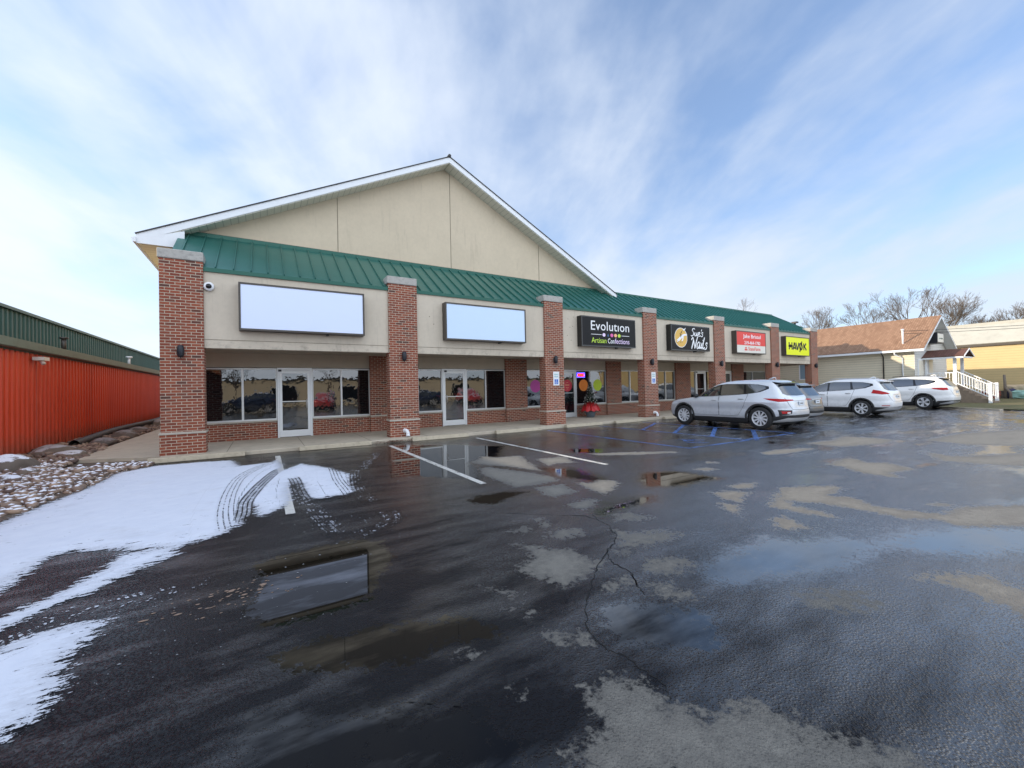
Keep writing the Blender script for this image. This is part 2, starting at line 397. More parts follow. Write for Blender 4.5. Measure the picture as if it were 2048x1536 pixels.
# ================================================================ ground
DRY = [([(6.09,-5.21),(6.7,-4.59),(6.87,-4.97),(7.44,-5.12),(7.13,-6.02),(6.8,-6.92),(6.53,-6.16),(6.22,-5.69)],1),([(5.94,-5.93),(6.16,-5.95),(6.46,-6.66),(6.67,-7.48),(6.57,-7.75),(6.09,-7.78),(5.72,-7.73),(5.72,-7.03),(5.73,-6.5)],1),([(7.49,-5.76),(7.7,-5.79),(8.18,-5.87),(7.9,-6.63),(7.53,-6.46),(7.22,-6.58)],1),([(5.96,-7.91),(6.49,-8.0),(6.3,-8.56),(5.86,-8.55),(5.81,-8.33)],1),([(6.72,-8.03),(6.87,-8.21),(7.15,-8.11),(7.36,-8.34),(7.25,-8.49),(6.85,-8.77),(6.52,-8.89),(6.53,-8.66)],1),([(5.71,-8.98),(6.08,-8.93),(6.27,-9.01),(6.07,-9.23),(5.79,-9.28)],1),([(8.89,-5.9),(9.66,-6.26),(10.69,-6.94),(10.7,-7.12),(9.68,-6.77),(8.87,-6.21)],1),([(9.15,-8.52),(9.53,-8.56),(9.52,-8.8),(9.23,-8.78)],1),([(10.05,-8.19),(10.25,-8.35),(10.05,-8.44),(9.89,-8.31)],1),([(4.58,-9.45),(4.8,-9.36),(4.79,-9.56),(4.66,-9.57)],0.7),([(5.06,-9.23),(5.14,-9.29),(5.08,-9.55),(4.95,-9.57)],0.7),([(4.79,-9.75),(5.07,-9.69),(5.3,-9.81),(5.17,-10.02),(4.94,-9.95)],0.7),([(4.43,-9.8),(4.58,-9.96),(4.81,-10.22),(4.82,-10.48),(4.91,-10.63),(4.64,-10.7),(4.42,-10.78),(4.28,-10.77),(4.22,-10.61),(4.16,-10.46),(4.11,-10.34),(4.27,-10.19),(4.41,-10.15)],1),([(5.54,-10.02),(5.69,-10.25),(5.96,-10.31),(6.17,-10.59),(5.85,-10.61),(5.53,-10.62),(5.2,-10.44),(5.36,-10.33)],0.6),([(5.96,-9.62),(6.2,-9.69),(6.27,-10.01),(6.07,-10.02),(5.79,-9.83)],0.6),([(5.22,-10.8),(5.44,-10.85),(5.57,-10.99),(5.48,-11.14),(5.19,-11.15),(5.05,-11.05),(5.06,-10.9)],0.7),([(4.55,-10.94),(4.82,-10.9),(4.86,-11.04),(4.77,-11.08),(4.57,-11.05),(4.49,-11.03)],0.8),([(4.84,-11.09),(5.02,-11.18),(5.03,-11.45),(4.92,-11.47),(4.82,-11.4),(4.79,-11.23)],0.7),([(3.76,-10.41),(3.88,-10.59),(3.91,-10.7),(3.76,-10.59)],0.8),([(5.14,-10.45),(5.31,-10.59),(5.12,-10.64),(5.09,-10.57)],0.6),([(11.98,-8.26),(12.74,-8.26),(13.44,-8.5),(13.68,-8.8),(12.36,-8.71),(11.81,-8.55)],1),([(11.51,-9.75),(12.38,-9.66),(12.79,-9.73),(12.39,-10.12),(12.66,-10.33),(12.23,-10.89),(11.49,-10.76),(11.17,-10.98),(11.07,-10.83),(11.12,-10.39),(11.48,-10.03)],0.9),([(7.87,-9.7),(8.18,-9.81),(8.4,-10.09),(7.98,-10.31),(7.74,-10.33),(7.66,-10.08)],1),([(8.37,-9.65),(8.72,-9.64),(8.99,-9.77),(8.7,-9.95),(8.4,-9.85)],1),([(7.48,-10.1),(7.59,-10.31),(7.42,-10.53),(7.11,-10.7),(7.12,-10.56),(7.28,-10.27)],1),([(8.21,-10.38),(8.9,-10.1),(9.45,-10.36),(9.73,-10.57),(9.67,-10.73),(9.05,-10.78),(9.16,-11.02),(8.9,-11.3),(9.06,-11.7),(9.15,-11.85),(9.65,-11.88),(9.97,-12.06),(10.43,-12.31),(10.81,-12.58),(9.5,-12.7),(9.17,-12.47),(8.72,-12.16),(8.64,-12.1),(8.77,-11.93),(8.53,-11.7),(8.55,-11.26),(8.46,-10.85),(8.29,-10.58),(8.11,-10.78),(8.14,-11.05),(7.99,-11.28),(7.89,-11.17),(7.85,-10.96),(7.8,-10.81),(7.81,-10.56)],1),([(7.36,-10.8),(7.56,-10.87),(7.41,-11.12),(7.33,-11.25),(7.14,-11.17),(7.03,-11.04),(7.17,-10.88)],1),([(9.49,-11.63),(9.77,-11.74),(9.71,-11.88),(9.46,-11.78)],1),([(6.68,-12.26),(6.88,-12.27),(7.16,-12.4),(7.29,-12.55),(7.2,-12.65),(7.14,-12.74),(7.03,-12.86),(6.43,-12.92),(6.5,-12.82),(6.61,-12.7),(6.74,-12.53),(6.76,-12.39)],0.8),([(5.62,-11.81),(5.91,-11.9),(6.12,-12.03),(6.23,-12.18),(6.03,-12.19),(5.99,-12.29),(5.71,-12.2),(5.54,-12.05),(5.56,-11.88)],0.4),([(14.31,-8.12),(15.51,-8.3),(16.73,-8.15),(16.91,-8.82),(16.74,-9.37),(15.65,-9.46),(14.28,-9.03)],0.5),([(14.83,-10.3),(14.5,-10.86),(16.06,-11.59),(16.62,-12.04),(14.35,-12.25),(13.85,-11.87),(13.67,-11.44),(13.57,-10.83)],0.5),([(17.15,-9.73),(19.49,-9.84),(22.45,-10.76),(23.81,-11.38),(18.11,-11.91),(17.33,-11.42),(16.83,-10.65)],0.5),([(3.67,-11.71),(3.85,-11.73),(3.97,-11.83),(3.97,-12.01),(4.07,-12.04),(4.04,-12.18),(4.23,-12.17),(4.37,-12.25),(4.37,-12.4),(4.48,-12.59),(4.6,-12.78),(4.61,-12.87),(4.56,-12.92),(3.3,-12.12),(3.36,-12.06),(3.33,-11.95),(3.56,-11.94),(3.59,-11.82)],1),([(3.72,-11.22),(3.87,-11.2),(3.99,-11.33),(4.0,-11.44),(3.93,-11.46),(3.79,-11.34)],0.9),([(3.33,-11.49),(3.39,-11.5),(3.38,-11.56),(3.33,-11.57)],1),([(3.71,-10.8),(3.89,-10.92),(3.82,-10.94)],0.8),([(3.24,-11.04),(3.32,-11.1),(3.28,-11.16),(3.24,-11.09)],1)]
PUD= [([(8.12,-8.28),(8.38,-8.32),(8.69,-8.46),(8.83,-8.89),(8.84,-9.29),(8.17,-9.18),(7.8,-9.13),(7.46,-8.92),(7.63,-8.63)],1),([(5.86,-9.51),(6.36,-9.35),(6.79,-9.33),(6.96,-9.38),(6.73,-9.51),(6.13,-9.52),(5.85,-9.59)],1),([(2.1,-8.81),(2.35,-8.7),(2.72,-8.64),(3.02,-8.64),(3.33,-8.89),(3.31,-9.36),(3.12,-9.75),(2.93,-10.13),(2.55,-10.2),(2.16,-10.1),(2.08,-9.78),(2.17,-9.43)],1),([(5.56,-11.2),(5.91,-11.19),(6.67,-11.13),(6.75,-11.35),(7.22,-11.57),(7.38,-11.83),(6.88,-11.81),(6.49,-11.79),(6.14,-11.67),(5.78,-11.57),(5.44,-11.47),(5.39,-11.34)],0.6),([(7.43,-11.82),(8.08,-11.94),(8.58,-12.12),(8.96,-12.5),(9.13,-12.73),(8.68,-12.78),(8.28,-12.59),(7.61,-12.27),(7.46,-11.98)],0.5),([(2.15,-10.87),(2.69,-11.15),(2.83,-11.24),(3.02,-11.39),(3.19,-11.57),(3.24,-11.77),(3.37,-11.93),(3.31,-12.04),(3.25,-12.12),(2.16,-11.42),(2.08,-11.11)],0.5),([(4.23,-11.19),(4.47,-11.19),(4.66,-11.34),(4.84,-11.64),(4.71,-11.85),(4.54,-11.91),(4.2,-11.66),(4.03,-11.51)],0.8),([(3.09,-10.74),(3.29,-10.61),(3.56,-10.88),(3.54,-11.08),(3.35,-11.08),(3.11,-10.92),(2.74,-10.77),(2.7,-10.6),(2.85,-10.58)],1),([(4.65,-8.01),(4.96,-7.83),(5.37,-7.88),(5.69,-8.08),(5.44,-8.18),(5.09,-8.33),(4.91,-8.41)],1),([(5.41,-1.11),(6.88,-2.27),(7.92,-3.46),(6.99,-4.75),(6.06,-5.18),(5.84,-5.97),(5.5,-6.87),(5.14,-6.42),(4.67,-5.89),(4.21,-5.72)],0.6),([(6.98,-6.74),(7.4,-7.07),(7.2,-8.14),(7.04,-8.19),(6.83,-7.52)],0.8),([(9.07,-5.04),(9.63,-5.59),(9.25,-5.99),(8.74,-5.51)],0.8),([(3.48,1.23),(5.8,1.72),(5.85,-0.65),(5.14,-1.06),(3.54,-0.98)],0.5),([(2.17,-10.54),(2.3,-10.38),(2.65,-10.43),(3.02,-10.55),(3.27,-10.68),(3.22,-10.97),(2.95,-11.02),(2.64,-10.89),(2.39,-10.77)],1)]
SNOW= [([(-0.71,-5.82),(-0.71,-5.4),(-0.61,-4.37),(-0.45,-3.29),(-0.41,-1.65),(0.09,-1.06),(0.95,-1.08),(1.53,-1.28),(1.76,-2.35),(2.34,-2.26),(2.51,-1.97),(2.58,-3.55),(2.92,-2.95),(3.4,-3.91),(3.67,-5.0),(3.55,-5.55),(3.5,-5.98),(3.51,-6.41),(3.29,-6.56),(3.02,-6.54),(2.89,-6.52),(2.76,-6.36),(2.78,-5.26),(2.62,-5.05),(2.56,-5.87),(2.55,-6.51),(2.45,-6.78),(2.31,-6.99),(2.2,-7.05),(2.14,-6.87),(2.09,-6.44),(2.03,-6.9),(1.97,-7.34),(1.83,-7.59),(1.62,-7.74),(1.4,-7.85),(1.02,-7.64),(0.81,-7.48),(0.52,-7.33),(0.36,-7.45),(0.35,-7.88),(0.34,-8.26),(0.29,-8.42),(0.02,-8.75),(-1.03,-6.54)],1),([(0.29,-9.23),(0.57,-8.88),(0.71,-8.69),(0.83,-8.43),(0.93,-8.15),(0.98,-7.74),(1.2,-7.76),(1.41,-7.79),(1.45,-8.09),(1.29,-8.26),(1.1,-8.5),(0.99,-8.69),(0.81,-8.85),(0.65,-9.11),(0.39,-9.46)],1),([(0.52,-9.73),(0.76,-9.39),(0.93,-9.29),(1.13,-9.3),(1.25,-9.34),(1.25,-9.59),(1.16,-9.74),(1.24,-10.11),(1.24,-10.28),(1.2,-10.39),(1.15,-10.47),(0.9,-10.55)],1),([(24.62,-4.43),(25.38,-5.32),(24.7,-7.25),(23.48,-8.42),(22.49,-7.71),(22.98,-6.15)],0.6)]
TRK=[([(2.51,-1.79),(2.38,-2.29),(2.04,-3.07),(1.82,-3.99),(1.75,-5.08),(1.75,-6.07),(1.79,-6.86),(1.87,-7.57)],0.24,0.55,0),([(2.93,-2.72),(2.66,-3.2),(2.44,-3.64),(2.2,-4.74),(2.07,-5.51),(1.99,-6.17),(1.99,-6.76),(1.97,-7.3)],0.22,1,0),([(3.51,-3.18),(3.46,-4.16),(3.38,-5.27),(3.37,-6.1),(3.36,-6.68)],0.22,0.6,0),([(3.86,-4.4),(3.72,-5.04),(3.62,-5.65),(3.55,-6.23),(3.53,-6.73),(3.56,-7.27)],0.22,1,0.6),([(2.68,-4.53),(2.71,-4.97),(2.71,-5.78),(2.74,-6.48),(2.79,-7.09),(2.85,-7.61),(2.91,-8.12),(2.96,-8.43)],0.22,1,0.8),([(0.46,-9.6),(0.72,-9.29),(0.91,-9.08),(1.2,-9.04),(1.59,-9.04),(1.81,-8.86)],0.22,1,0.7),([(4.77,-2.33),(4.23,-3.74),(3.92,-4.58)],0.22,0,0.8),([(3.62,-7.76),(3.61,-8.15),(3.46,-8.39),(3.29,-8.48),(3.03,-8.59)],0.2,0,0.8)]
DTRK=[([(8.83,-10.05),(8.15,-10.26),(7.62,-10.48),(7.23,-10.7),(6.97,-10.95)],0.3),([(5.07,-11.75),(4.89,-12.01)],0.2)]
CRK=[[(5.76,-9.49),(5.65,-9.7),(5.62,-9.9),(5.46,-10.19),(5.3,-10.33),(5.1,-10.43),(4.96,-10.59),(4.92,-10.7),(4.91,-10.9),(4.79,-11.08),(4.71,-11.22)],[(4.91,-10.9),(4.77,-11.1)],[(4.66,-10.73),(4.42,-10.93),(4.19,-11.14),(4.04,-11.33),(4.0,-11.55),(4.04,-11.63),(4.05,-11.79),(4.05,-11.93),(3.98,-12.01)],[(4.83,-8.76),(5.3,-9.22),(5.63,-9.5),(5.65,-9.7)],[(5.11,-10.44),(4.78,-10.63),(4.66,-10.73)]]
def seg_dist(P, poly, closed=True):
    pts = np.array(poly, float); n = len(pts)
    d = np.full(len(P), 1e9); tt = np.zeros(len(P)); sg = np.zeros(len(P)); acc = 0
    inside = np.zeros(len(P), bool)
    for i in range(n if closed else n-1):
        a, b = pts[i], pts[(i+1) % n]; e = b-a; L = np.hypot(*e)+1e-9
        w = P-a; t = np.clip((w@e)/L**2, 0, 1); q = w-t[:, None]*e; dd = np.hypot(q[:, 0], q[:, 1])
        cr = e[0]*w[:, 1]-e[1]*w[:, 0]
        m = dd < d; d = np.where(m, dd, d); tt = np.where(m, acc+t*L, tt); sg = np.where(m, np.sign(cr), sg); acc += L
        if closed:
            c = ((a[1] > P[:, 1]) != (b[1] > P[:, 1])) & (P[:, 0] < (b[0]-a[0])*(P[:, 1]-a[1])/(b[1]-a[1]+1e-12)+a[0])
            inside ^= c
    return (np.where(inside, d, -d) if closed else d), tt, sg, acc
def fields(P, polys, lo=-.6):
    f = np.full(len(P), lo)
    for poly, k in polys:
        a = np.array(poly); m = np.all((P > a.min(0)-.7) & (P < a.max(0)+.7), axis=1)
        if not m.any(): continue
        s = seg_dist(P[m], poly)[0]; s = np.where(s > 0, s*k, s)
        f[m] = np.maximum(f[m], s)
    return np.clip(f, lo, 1)
def smooth_path(pts, k=6):
    P = [np.array(p, float) for p in pts]; out = []
    for i in range(len(P)-1):
        p0, p1, p2, p3 = P[max(i-1, 0)], P[i], P[i+1], P[min(i+2, len(P)-1)]
        for j in range(k):
            t = j/k; out.append(.5*((2*p1)+(-p0+p2)*t+(2*p0-5*p1+4*p2-p3)*t*t+(-p0+3*p1-3*p2+p3)*t**3))
    out.append(P[-1]); return [tuple(p) for p in out]
def grid_mesh(name, xs, ys, z, material, keep=None, attrs={}):
    nx, ny = len(xs), len(ys); X, Y = np.meshgrid(xs, ys)
    co = np.stack([X.ravel(), Y.ravel(), np.full(X.size, z) if np.isscalar(z) else z.ravel()], 1).astype(np.float32)
    i = np.arange(nx-1); j = np.arange(ny-1); I, J = np.meshgrid(i, j); q = (J*nx+I).ravel()
    F = np.stack([q, q+1, q+nx+1, q+nx], 1)
    at = {k: v(co[:, :2].astype(float)) if callable(v) else v for k, v in attrs.items()}
    if keep is not None:
        kp = keep(co, at); F = F[kp[F].any(axis=1)]
        used = np.unique(F); remap = np.zeros(len(co), np.int64); remap[used] = np.arange(len(used)); F = remap[F]; co = co[used]; at = {k: v[used] for k, v in at.items()}
    me = bpy.data.meshes.new(name); me.vertices.add(len(co)); me.vertices.foreach_set('co', co.ravel())
    me.loops.add(F.size); me.loops.foreach_set('vertex_index', F.ravel().astype(np.int32)); me.polygons.add(len(F))
    me.polygons.foreach_set('loop_start', np.arange(0, F.size, 4, dtype=np.int32)); me.update(calc_edges=True)
    for k, v in at.items():
        a = me.attributes.new(k, 'FLOAT', 'POINT'); a.data.foreach_set('value', v.astype(np.float32))
    me.materials.append(material); me.validate(); o = bpy.data.objects.new(name, me); C.objects.link(o)
    return o
def track_fields(P, tracks):
    u = np.full(len(P), 3.0); s = np.zeros(len(P)); dk = np.zeros(len(P)); wh = np.zeros(len(P))
    for pts, w, d_, w_ in tracks:
        path = smooth_path(pts); a = np.array(path); m = np.all((P > a.min(0)-.4) & (P < a.max(0)+.4), axis=1)
        if not m.any(): continue
        d, t, sg, L = seg_dist(P[m], path, False); uu = d*sg/(w/2)
        cur = u[m]; b = np.abs(uu) < np.abs(cur)
        fade = np.clip(np.minimum(t, L-t)/.15, 0, 1)
        u[m] = np.where(b, uu, cur); s[m] = np.where(b, t, s[m]); dk[m] = np.where(b, d_*fade, dk[m]); wh[m] = np.where(b, w_*fade, wh[m])
    return u, s, dk, wh
LOTZ = -.1
def asphalt_fn(t, p):
    ps = t.pos(); x, y, z = t.sep(ps)
    n_fine = t.noise(ps, 170, 3, .65); n_med = t.noise(ps, 14, 5, .65); n_edge = t.noise(ps, 30, 4, .7); n_big = t.noise(ps, .7, 5, .6); n_st = t.noise(t.scalev(ps, (1.0, 3.2, 1)), 1.1, 5, .6)
    # dry patches
    e = t.math('ADD', t.math('MULTIPLY', t.math('SUBTRACT', n_edge, .5), .30), t.math('MULTIPLY', t.math('SUBTRACT', n_med, .5), .40))
    dsd = t.math('ADD', t.attr('dry'), e); dry = t.mapr(dsd, -.015, .05); damp = t.mapr(dsd, .0, .22)
    far = t.mapr(x, 11, 19, 0, 1)
    fardry = t.math('MULTIPLY', t.mapr(n_st, .54, .64, 0, .55), far)
    dry = t.math('MAXIMUM', dry, fardry)
    dry = t.math('MULTIPLY', dry, t.mapr(n_fine, .28, .42, .55, 1))
    # puddles
    ep = t.math('ADD', t.math('MULTIPLY', t.math('SUBTRACT', n_edge, .5), .22), t.math('MULTIPLY', t.math('SUBTRACT', n_med, .5), .45))
    pud = t.mapr(t.math('ADD', t.attr('puddle'), ep), t.mapr(x, 4.2, 6.0, .0, -.30), .05, 0, 1)
    farp = t.math('MULTIPLY', t.mapr(t.noise(t.scalev(ps, (.8, 2.2, 1)), .55, 6, .62), .50, .42, 0, .85), t.mapr(x, 6.5, 12, 0, 1))
    pud = t.math('MAXIMUM', pud, farp)
    pud = t.math('MULTIPLY', pud, t.math('SUBTRACT', 1.0, dry))
    mud = t.attr('mud')
    # film of water between: smoother toward the left middle
    film = t.mapr(n_big, .38, .62, 0, 1)
    wetc = t.mix(n_med, (.004, .0045, .006), (.012, .013, .017))
    spk = t.mapr(n_fine, .62, .72, 0, .25)
    wetc = t.mix(spk, wetc, (.10, .10, .10))
    dryc = t.mix(n_med, (.175, .168, .152), (.29, .275, .24)); dryc = t.mix(t.mapr(n_fine, .35, .65, 0, .6), dryc, (.075, .07, .065))
    dryc = t.mix(t.math('MULTIPLY', t.math('SUBTRACT', 1.0, damp), .5), dryc, (.07, .068, .066)); dryc = t.mix(t.mapr(n_st, .5, .7, 0, .4), dryc, (.11, .10, .09))
    col = t.mix(dry, wetc, dryc)
    col = t.mix(t.math('MULTIPLY', pud, .95), col, t.mix(mud, (.004, .004, .005), (.010, .008, .005)))
    # old fine cracks, denser bottom left
    v = t.new('ShaderNodeTexVoronoi', feature='DISTANCE_TO_EDGE'); t.put(v.inputs['Vector'], t.vmath('ADD', ps, t.vscale(t.noise(ps, 6, 3, .6, out=1), .14))); v.inputs['Scale'].default_value = 9
    zone = t.math('MULTIPLY', t.mapr(x, 2.3, .6, 0, 1), t.mapr(y, -9.5, -11.2, 0, 1))
    cr = t.math('MULTIPLY', t.mapr(v.outputs[0], .02, .045, 1, 0), t.math('MULTIPLY', zone, t.mapr(n_med, .35, .55, 0, 1)))
    col = t.mix(cr, col, (.003, .003, .003))
    t.put(p.inputs['Base Color'], col)
    rw = t.mapr(film, 0, 1, .10, .24)
    r = t.mix(dry, t.comb(rw, rw, rw), (.85, .85, .85)); r = t.mix(pud, r, (.012, .012, .012))
    t.put(p.inputs['Roughness'], t.sep(r)[0])
    sky_sheen = t.math('ADD', t.mapr(x, 2.5, 8.5, 0, 1, True), t.math('MULTIPLY', t.math('SUBTRACT', n_st, .5), 1.4), clamp=True)  # sky sheen put into the reflectance: weak at left, boosted to the right
    t.put(p.inputs['IOR'], t.mapr(sky_sheen, 0, 1, 1.27, 3.4))
    vs_ = t.new('ShaderNodeTexVoronoi', feature='F1'); t.put(vs_.inputs['Vector'], ps); vs_.inputs['Scale'].default_value = 68
    peb = t.mapr(vs_.outputs['Distance'], .1, .62, 1, 0, True)
    h = t.math('ADD', t.math('MULTIPLY', n_fine, .5), t.math('ADD', t.math('MULTIPLY', peb, 1.0), t.math('MULTIPLY', t.noise(ps, 28, 3, .6), 1.2)))
    h = t.math('SUBTRACT', h, t.math('MULTIPLY', cr, 2.0))
    bs = t.math('MULTIPLY', t.math('SUBTRACT', 1.0, pud), t.mapr(film, 0, 1, .45, 1.0))
    t.put(p.inputs['Normal'], t.bump(h, bs, .0042))
    sl = t.mapr(sky_sheen, 0, .6, .30, .55); t.put(p.inputs['Specular IOR Level'], t.sep(t.mix(dry, t.comb(sl, sl, sl), (.05, .05, .05)))[0])
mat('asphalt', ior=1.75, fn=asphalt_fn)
def snow_fn(t, p):
    ps = t.pos(); n = t.noise(ps, 26, 5, .72); nm = t.noise(ps, 5, 4, .6); nf = t.noise(ps, 120, 3, .6); st = t.noise(t.scalev(ps, (2.0, 9.0, 1)), 3, 5, .7)
    e = t.math('ADD', t.math('MULTIPLY', t.math('SUBTRACT', n, .5), .34), t.math('MULTIPLY', t.math('SUBTRACT', st, .5), .50))
    base = t.mapr(t.math('ADD', t.attr('sn'), e), -.02, .03)
    u = t.attr('tr_u'); s = t.attr('tr_s'); au = t.math('ABSOLUTE', u)
    inside = t.mapr(t.math('ADD', au, t.math('MULTIPLY', t.math('SUBTRACT', n, .5), .5)), 1.08, .92, 0, 1)
    rib = t.math('FRACT', t.math('MULTIPLY', t.math('ADD', u, 1.0), 2.0))
    ribd = t.mapr(t.math('ABSOLUTE', t.math('SUBTRACT', rib, .5)), .12, .20, 1, 0)
    lug = t.math('FRACT', t.math('ADD', t.math('MULTIPLY', s, 22), t.math('MULTIPLY', au, 1.2)))
    lugd = t.mapr(t.math('ABSOLUTE', t.math('SUBTRACT', lug, .5)), .22, .30, 1, 0)
    tread = t.math('MAXIMUM', ribd, t.math('MULTIPLY', lugd, .7))
    br = t.mapr(t.noise(ps, 12, 5, .75), .36, .50, .35, 1.3)
    dark = t.math('MULTIPLY', inside, t.math('MULTIPLY', t.attr('tr_d'), t.math('MULTIPLY', tread, br), clamp=True))
    white = t.math('MULTIPLY', inside, t.math('MULTIPLY', t.attr('tr_w'), t.math('MULTIPLY', t.math('SUBTRACT', 1.0, tread), t.mapr(t.noise(ps, 9, 5, .75), .50, .62, 0, 1))))
    holes = t.mapr(t.math('ADD', t.noise(t.scalev(ps, (2.2, 9, 1)), 2.6, 5, .68), t.math('MULTIPLY', t.attr('sn'), .08)), .365, .380, 0, 1)
    a = t.math('MAXIMUM', t.math('MULTIPLY', t.math('MULTIPLY', base, holes), t.math('SUBTRACT', 1.0, dark)), white)
    a = t.math('GREATER_THAN', a, t.math('ADD', .35, t.math('MULTIPLY', t.math('SUBTRACT', nf, .5), .9)))
    t.put(p.inputs['Alpha'], a)
    c = t.mix(nm, (.56, .60, .70), (.72, .75, .82)); c = t.mix(t.mapr(t.math('ADD', t.attr('sn'), e), .18, .0, 0, .45), c, (.33, .34, .37)); c = t.mix(t.mapr(t.noise(ps, 1.7, 6, .75), .55, .72, 0, .3), c, (.42, .42, .44)); c = t.mix(t.math('MULTIPLY', inside, .25), c, (.45, .47, .52))
    t.put(p.inputs['Base Color'], c)
    h = t.math('ADD', t.math('MULTIPLY', nf, .5), t.math('MULTIPLY', nm, 1.5)); t.put(p.inputs['Normal'], t.bump(h, .35, .008))
mat('snow', rough=.75, fn=snow_fn)

def make_ground():
    xs = np.concatenate([np.arange(-70, -4, 3), np.arange(-4, 10, .04), np.arange(10, 20, .07), np.arange(20, 37, .2), np.arange(37, 130, 3)])
    ys = np.concatenate([np.arange(-75, -15, 3), np.arange(-15, -13.4, .2), np.arange(-13.4, -.2, .04), np.arange(-.2, 90, 3)])
    dt = [(smooth_path(p), w) for p, w in DTRK]
    def dry(P):
        f = fields(P, DRY)
        for p, w in dt:
            a = np.array(p); m = np.all((P > a.min(0)-.5) & (P < a.max(0)+.5), axis=1)
            if m.any(): f[m] = np.minimum(f[m], seg_dist(P[m], p, False)[0]-w/2)
        return f
    mudp = [(PUD[i][0], 1) for i in (0, 2)]
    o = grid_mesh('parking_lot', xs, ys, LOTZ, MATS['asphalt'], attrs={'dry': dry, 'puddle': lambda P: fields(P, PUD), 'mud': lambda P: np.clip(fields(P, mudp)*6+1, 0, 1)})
    tag(o, 'wet cracked asphalt parking lot with dry patches and puddles', kind='structure')
    # snow left over in the shade
    xs = np.arange(-4.2, 7.5, .025); ys = np.arange(-13.6, -.6, .025)
    P = np.stack([a.ravel() for a in np.meshgrid(xs, ys)], 1)
    tr = track_fields(P, [(p, w, d, h) for p, w, d, h in TRK])
    at = {'sn': fields(P, SNOW[:3]), 'tr_u': np.clip(tr[0], -3, 3), 'tr_s': tr[1], 'tr_d': tr[2], 'tr_w': tr[3]}
    zz = LOTZ+.004+.012*np.clip(at['sn']/.25, 0, 1)*np.clip(np.abs(at['tr_u'])-.4, .2, 1)
    o = grid_mesh('snow', xs, ys, zz, MATS['snow'], keep=lambda co, a: (a['sn'] > -.3) | ((np.abs(a['tr_u']) < 1.3) & (a['tr_w'] > 0)), attrs=at)
    tag(o, 'thin layer of white snow with tyre tracks on the dark asphalt', kind='stuff')
    o.data.shade_smooth()
make_ground()
def strip(name, pts, w, z, m, label, jag=0):
    mb = MB(); L = []; R = []; n = len(pts)
    for i, p in enumerate(pts):
        a = Vector(pts[max(i-1, 0)]); b = Vector(pts[min(i+1, n-1)]); d = (b-a).normalized(); q = Vector((-d.y, d.x))
        ww = w*(1+jag*random.uniform(-.8, 1))
        if jag and i in (0, n-1): ww *= .2
        L.append((p[0]+q.x*ww/2, p[1]+q.y*ww/2, z)); R.append((p[0]-q.x*ww/2, p[1]-q.y*ww/2, z))
    for i in range(n-1): mb.quad(L[i], R[i], R[i+1], L[i+1])
    return tag(mb.build(name, m, normals=False), label, kind='structure')
for x, lab in ((2.52, 'short white parking line half under the snow'), (5.40, 'white parking line in front of second brick pillar'), (8.24, 'white parking line nearest the blue ones')):
    strip('parking_line', [(x, -1.2), (x, -7.2)], .115, LOTZ+.003, MATS['white_paint'], lab)
for pts, lab in (([(11.35, -.9), (11.4, -6.9)], 'long blue parking line left of the hatched aisle'), ([(13.95, -.9), (13.98, -6.9)], 'blue line along left side of the hatched aisle'),
        ([(16.55, -.9), (16.6, -6.9)], 'blue line along right side of the hatched aisle'), ([(13.98, -6.85), (16.6, -6.95)], 'blue line closing the outer end of the hatched aisle'),
        ([(11.4, -6.85), (13.98, -6.95)], 'faint blue line closing the accessible bay')):
    strip('blue_line', pts, .10, LOTZ+.003, MATS['blue_paint'], lab)
for k in range(4):
    y = -2.1-1.35*k; strip('blue_stripe', [(14.02, y-1.0), (16.5, y+.45)], .13, LOTZ+.0045, MATS['blue_paint'], ['blue diagonal stripe nearest the walkway', 'second blue diagonal stripe from the walkway', 'third blue diagonal stripe from the walkway', 'blue diagonal stripe farthest from the walkway'][k])
for (cx, cy) in ((12.7, -6.2),):
    mb = MB()
    for a0 in range(20):
        a, b = 2*math.pi*a0/20, 2*math.pi*(a0+1)/20
        if a0 < 15: mb.quad((cx+.38*math.cos(a), cy+.38*math.sin(a), LOTZ+.0045), (cx+.38*math.cos(b), cy+.38*math.sin(b), LOTZ+.0045), (cx+.29*math.cos(b), cy+.29*math.sin(b), LOTZ+.0045), (cx+.29*math.cos(a), cy+.29*math.sin(a), LOTZ+.0045))
    mb.quad((cx-.05, cy-.1, LOTZ+.005), (cx+.05, cy-.1, LOTZ+.005), (cx+.05, cy+.6, LOTZ+.005), (cx-.05, cy+.6, LOTZ+.005))
    tag(mb.build('wheelchair_marking', MATS['blue_paint'], normals=False), 'faded blue wheelchair marking on asphalt', kind='structure')
mat('crack_dark', (.004, .004, .004), .9)
for i, p in enumerate(CRK):
    q = []
    for a, b in zip(p[:-1], p[1:]):
        for k in range(6):
            t = k/6; q.append((a[0]+(b[0]-a[0])*t+random.uniform(-.012, .012), a[1]+(b[1]-a[1])*t+random.uniform(-.012, .012)))
    q.append(p[-1]); strip('asphalt_crack', q, .008, LOTZ+.002, MATS['crack_dark'], 'jagged black crack in the wet asphalt', .7)

# river rocks, soil and boulders along the red wall
soil = MB().poly([(-3.6, -14, LOTZ+.002), (-3.2, -12, LOTZ+.002), (-1.8, -9, LOTZ+.002), (-.78, -5.6, LOTZ+.002), (-.61, -4.37, LOTZ+.002), (-.45, -3.29, LOTZ+.002), (-.41, -1.65, LOTZ+.002), (.0, -1.1, LOTZ+.002), (.0, -.2, LOTZ+.002), (-.2, 30, LOTZ+.002), (-3.6, 30, LOTZ+.002)])
tag(soil.build('rock_bed_soil', MATS['rocky_soil'], normals=False), 'brown soil under the river rocks', kind='structure')
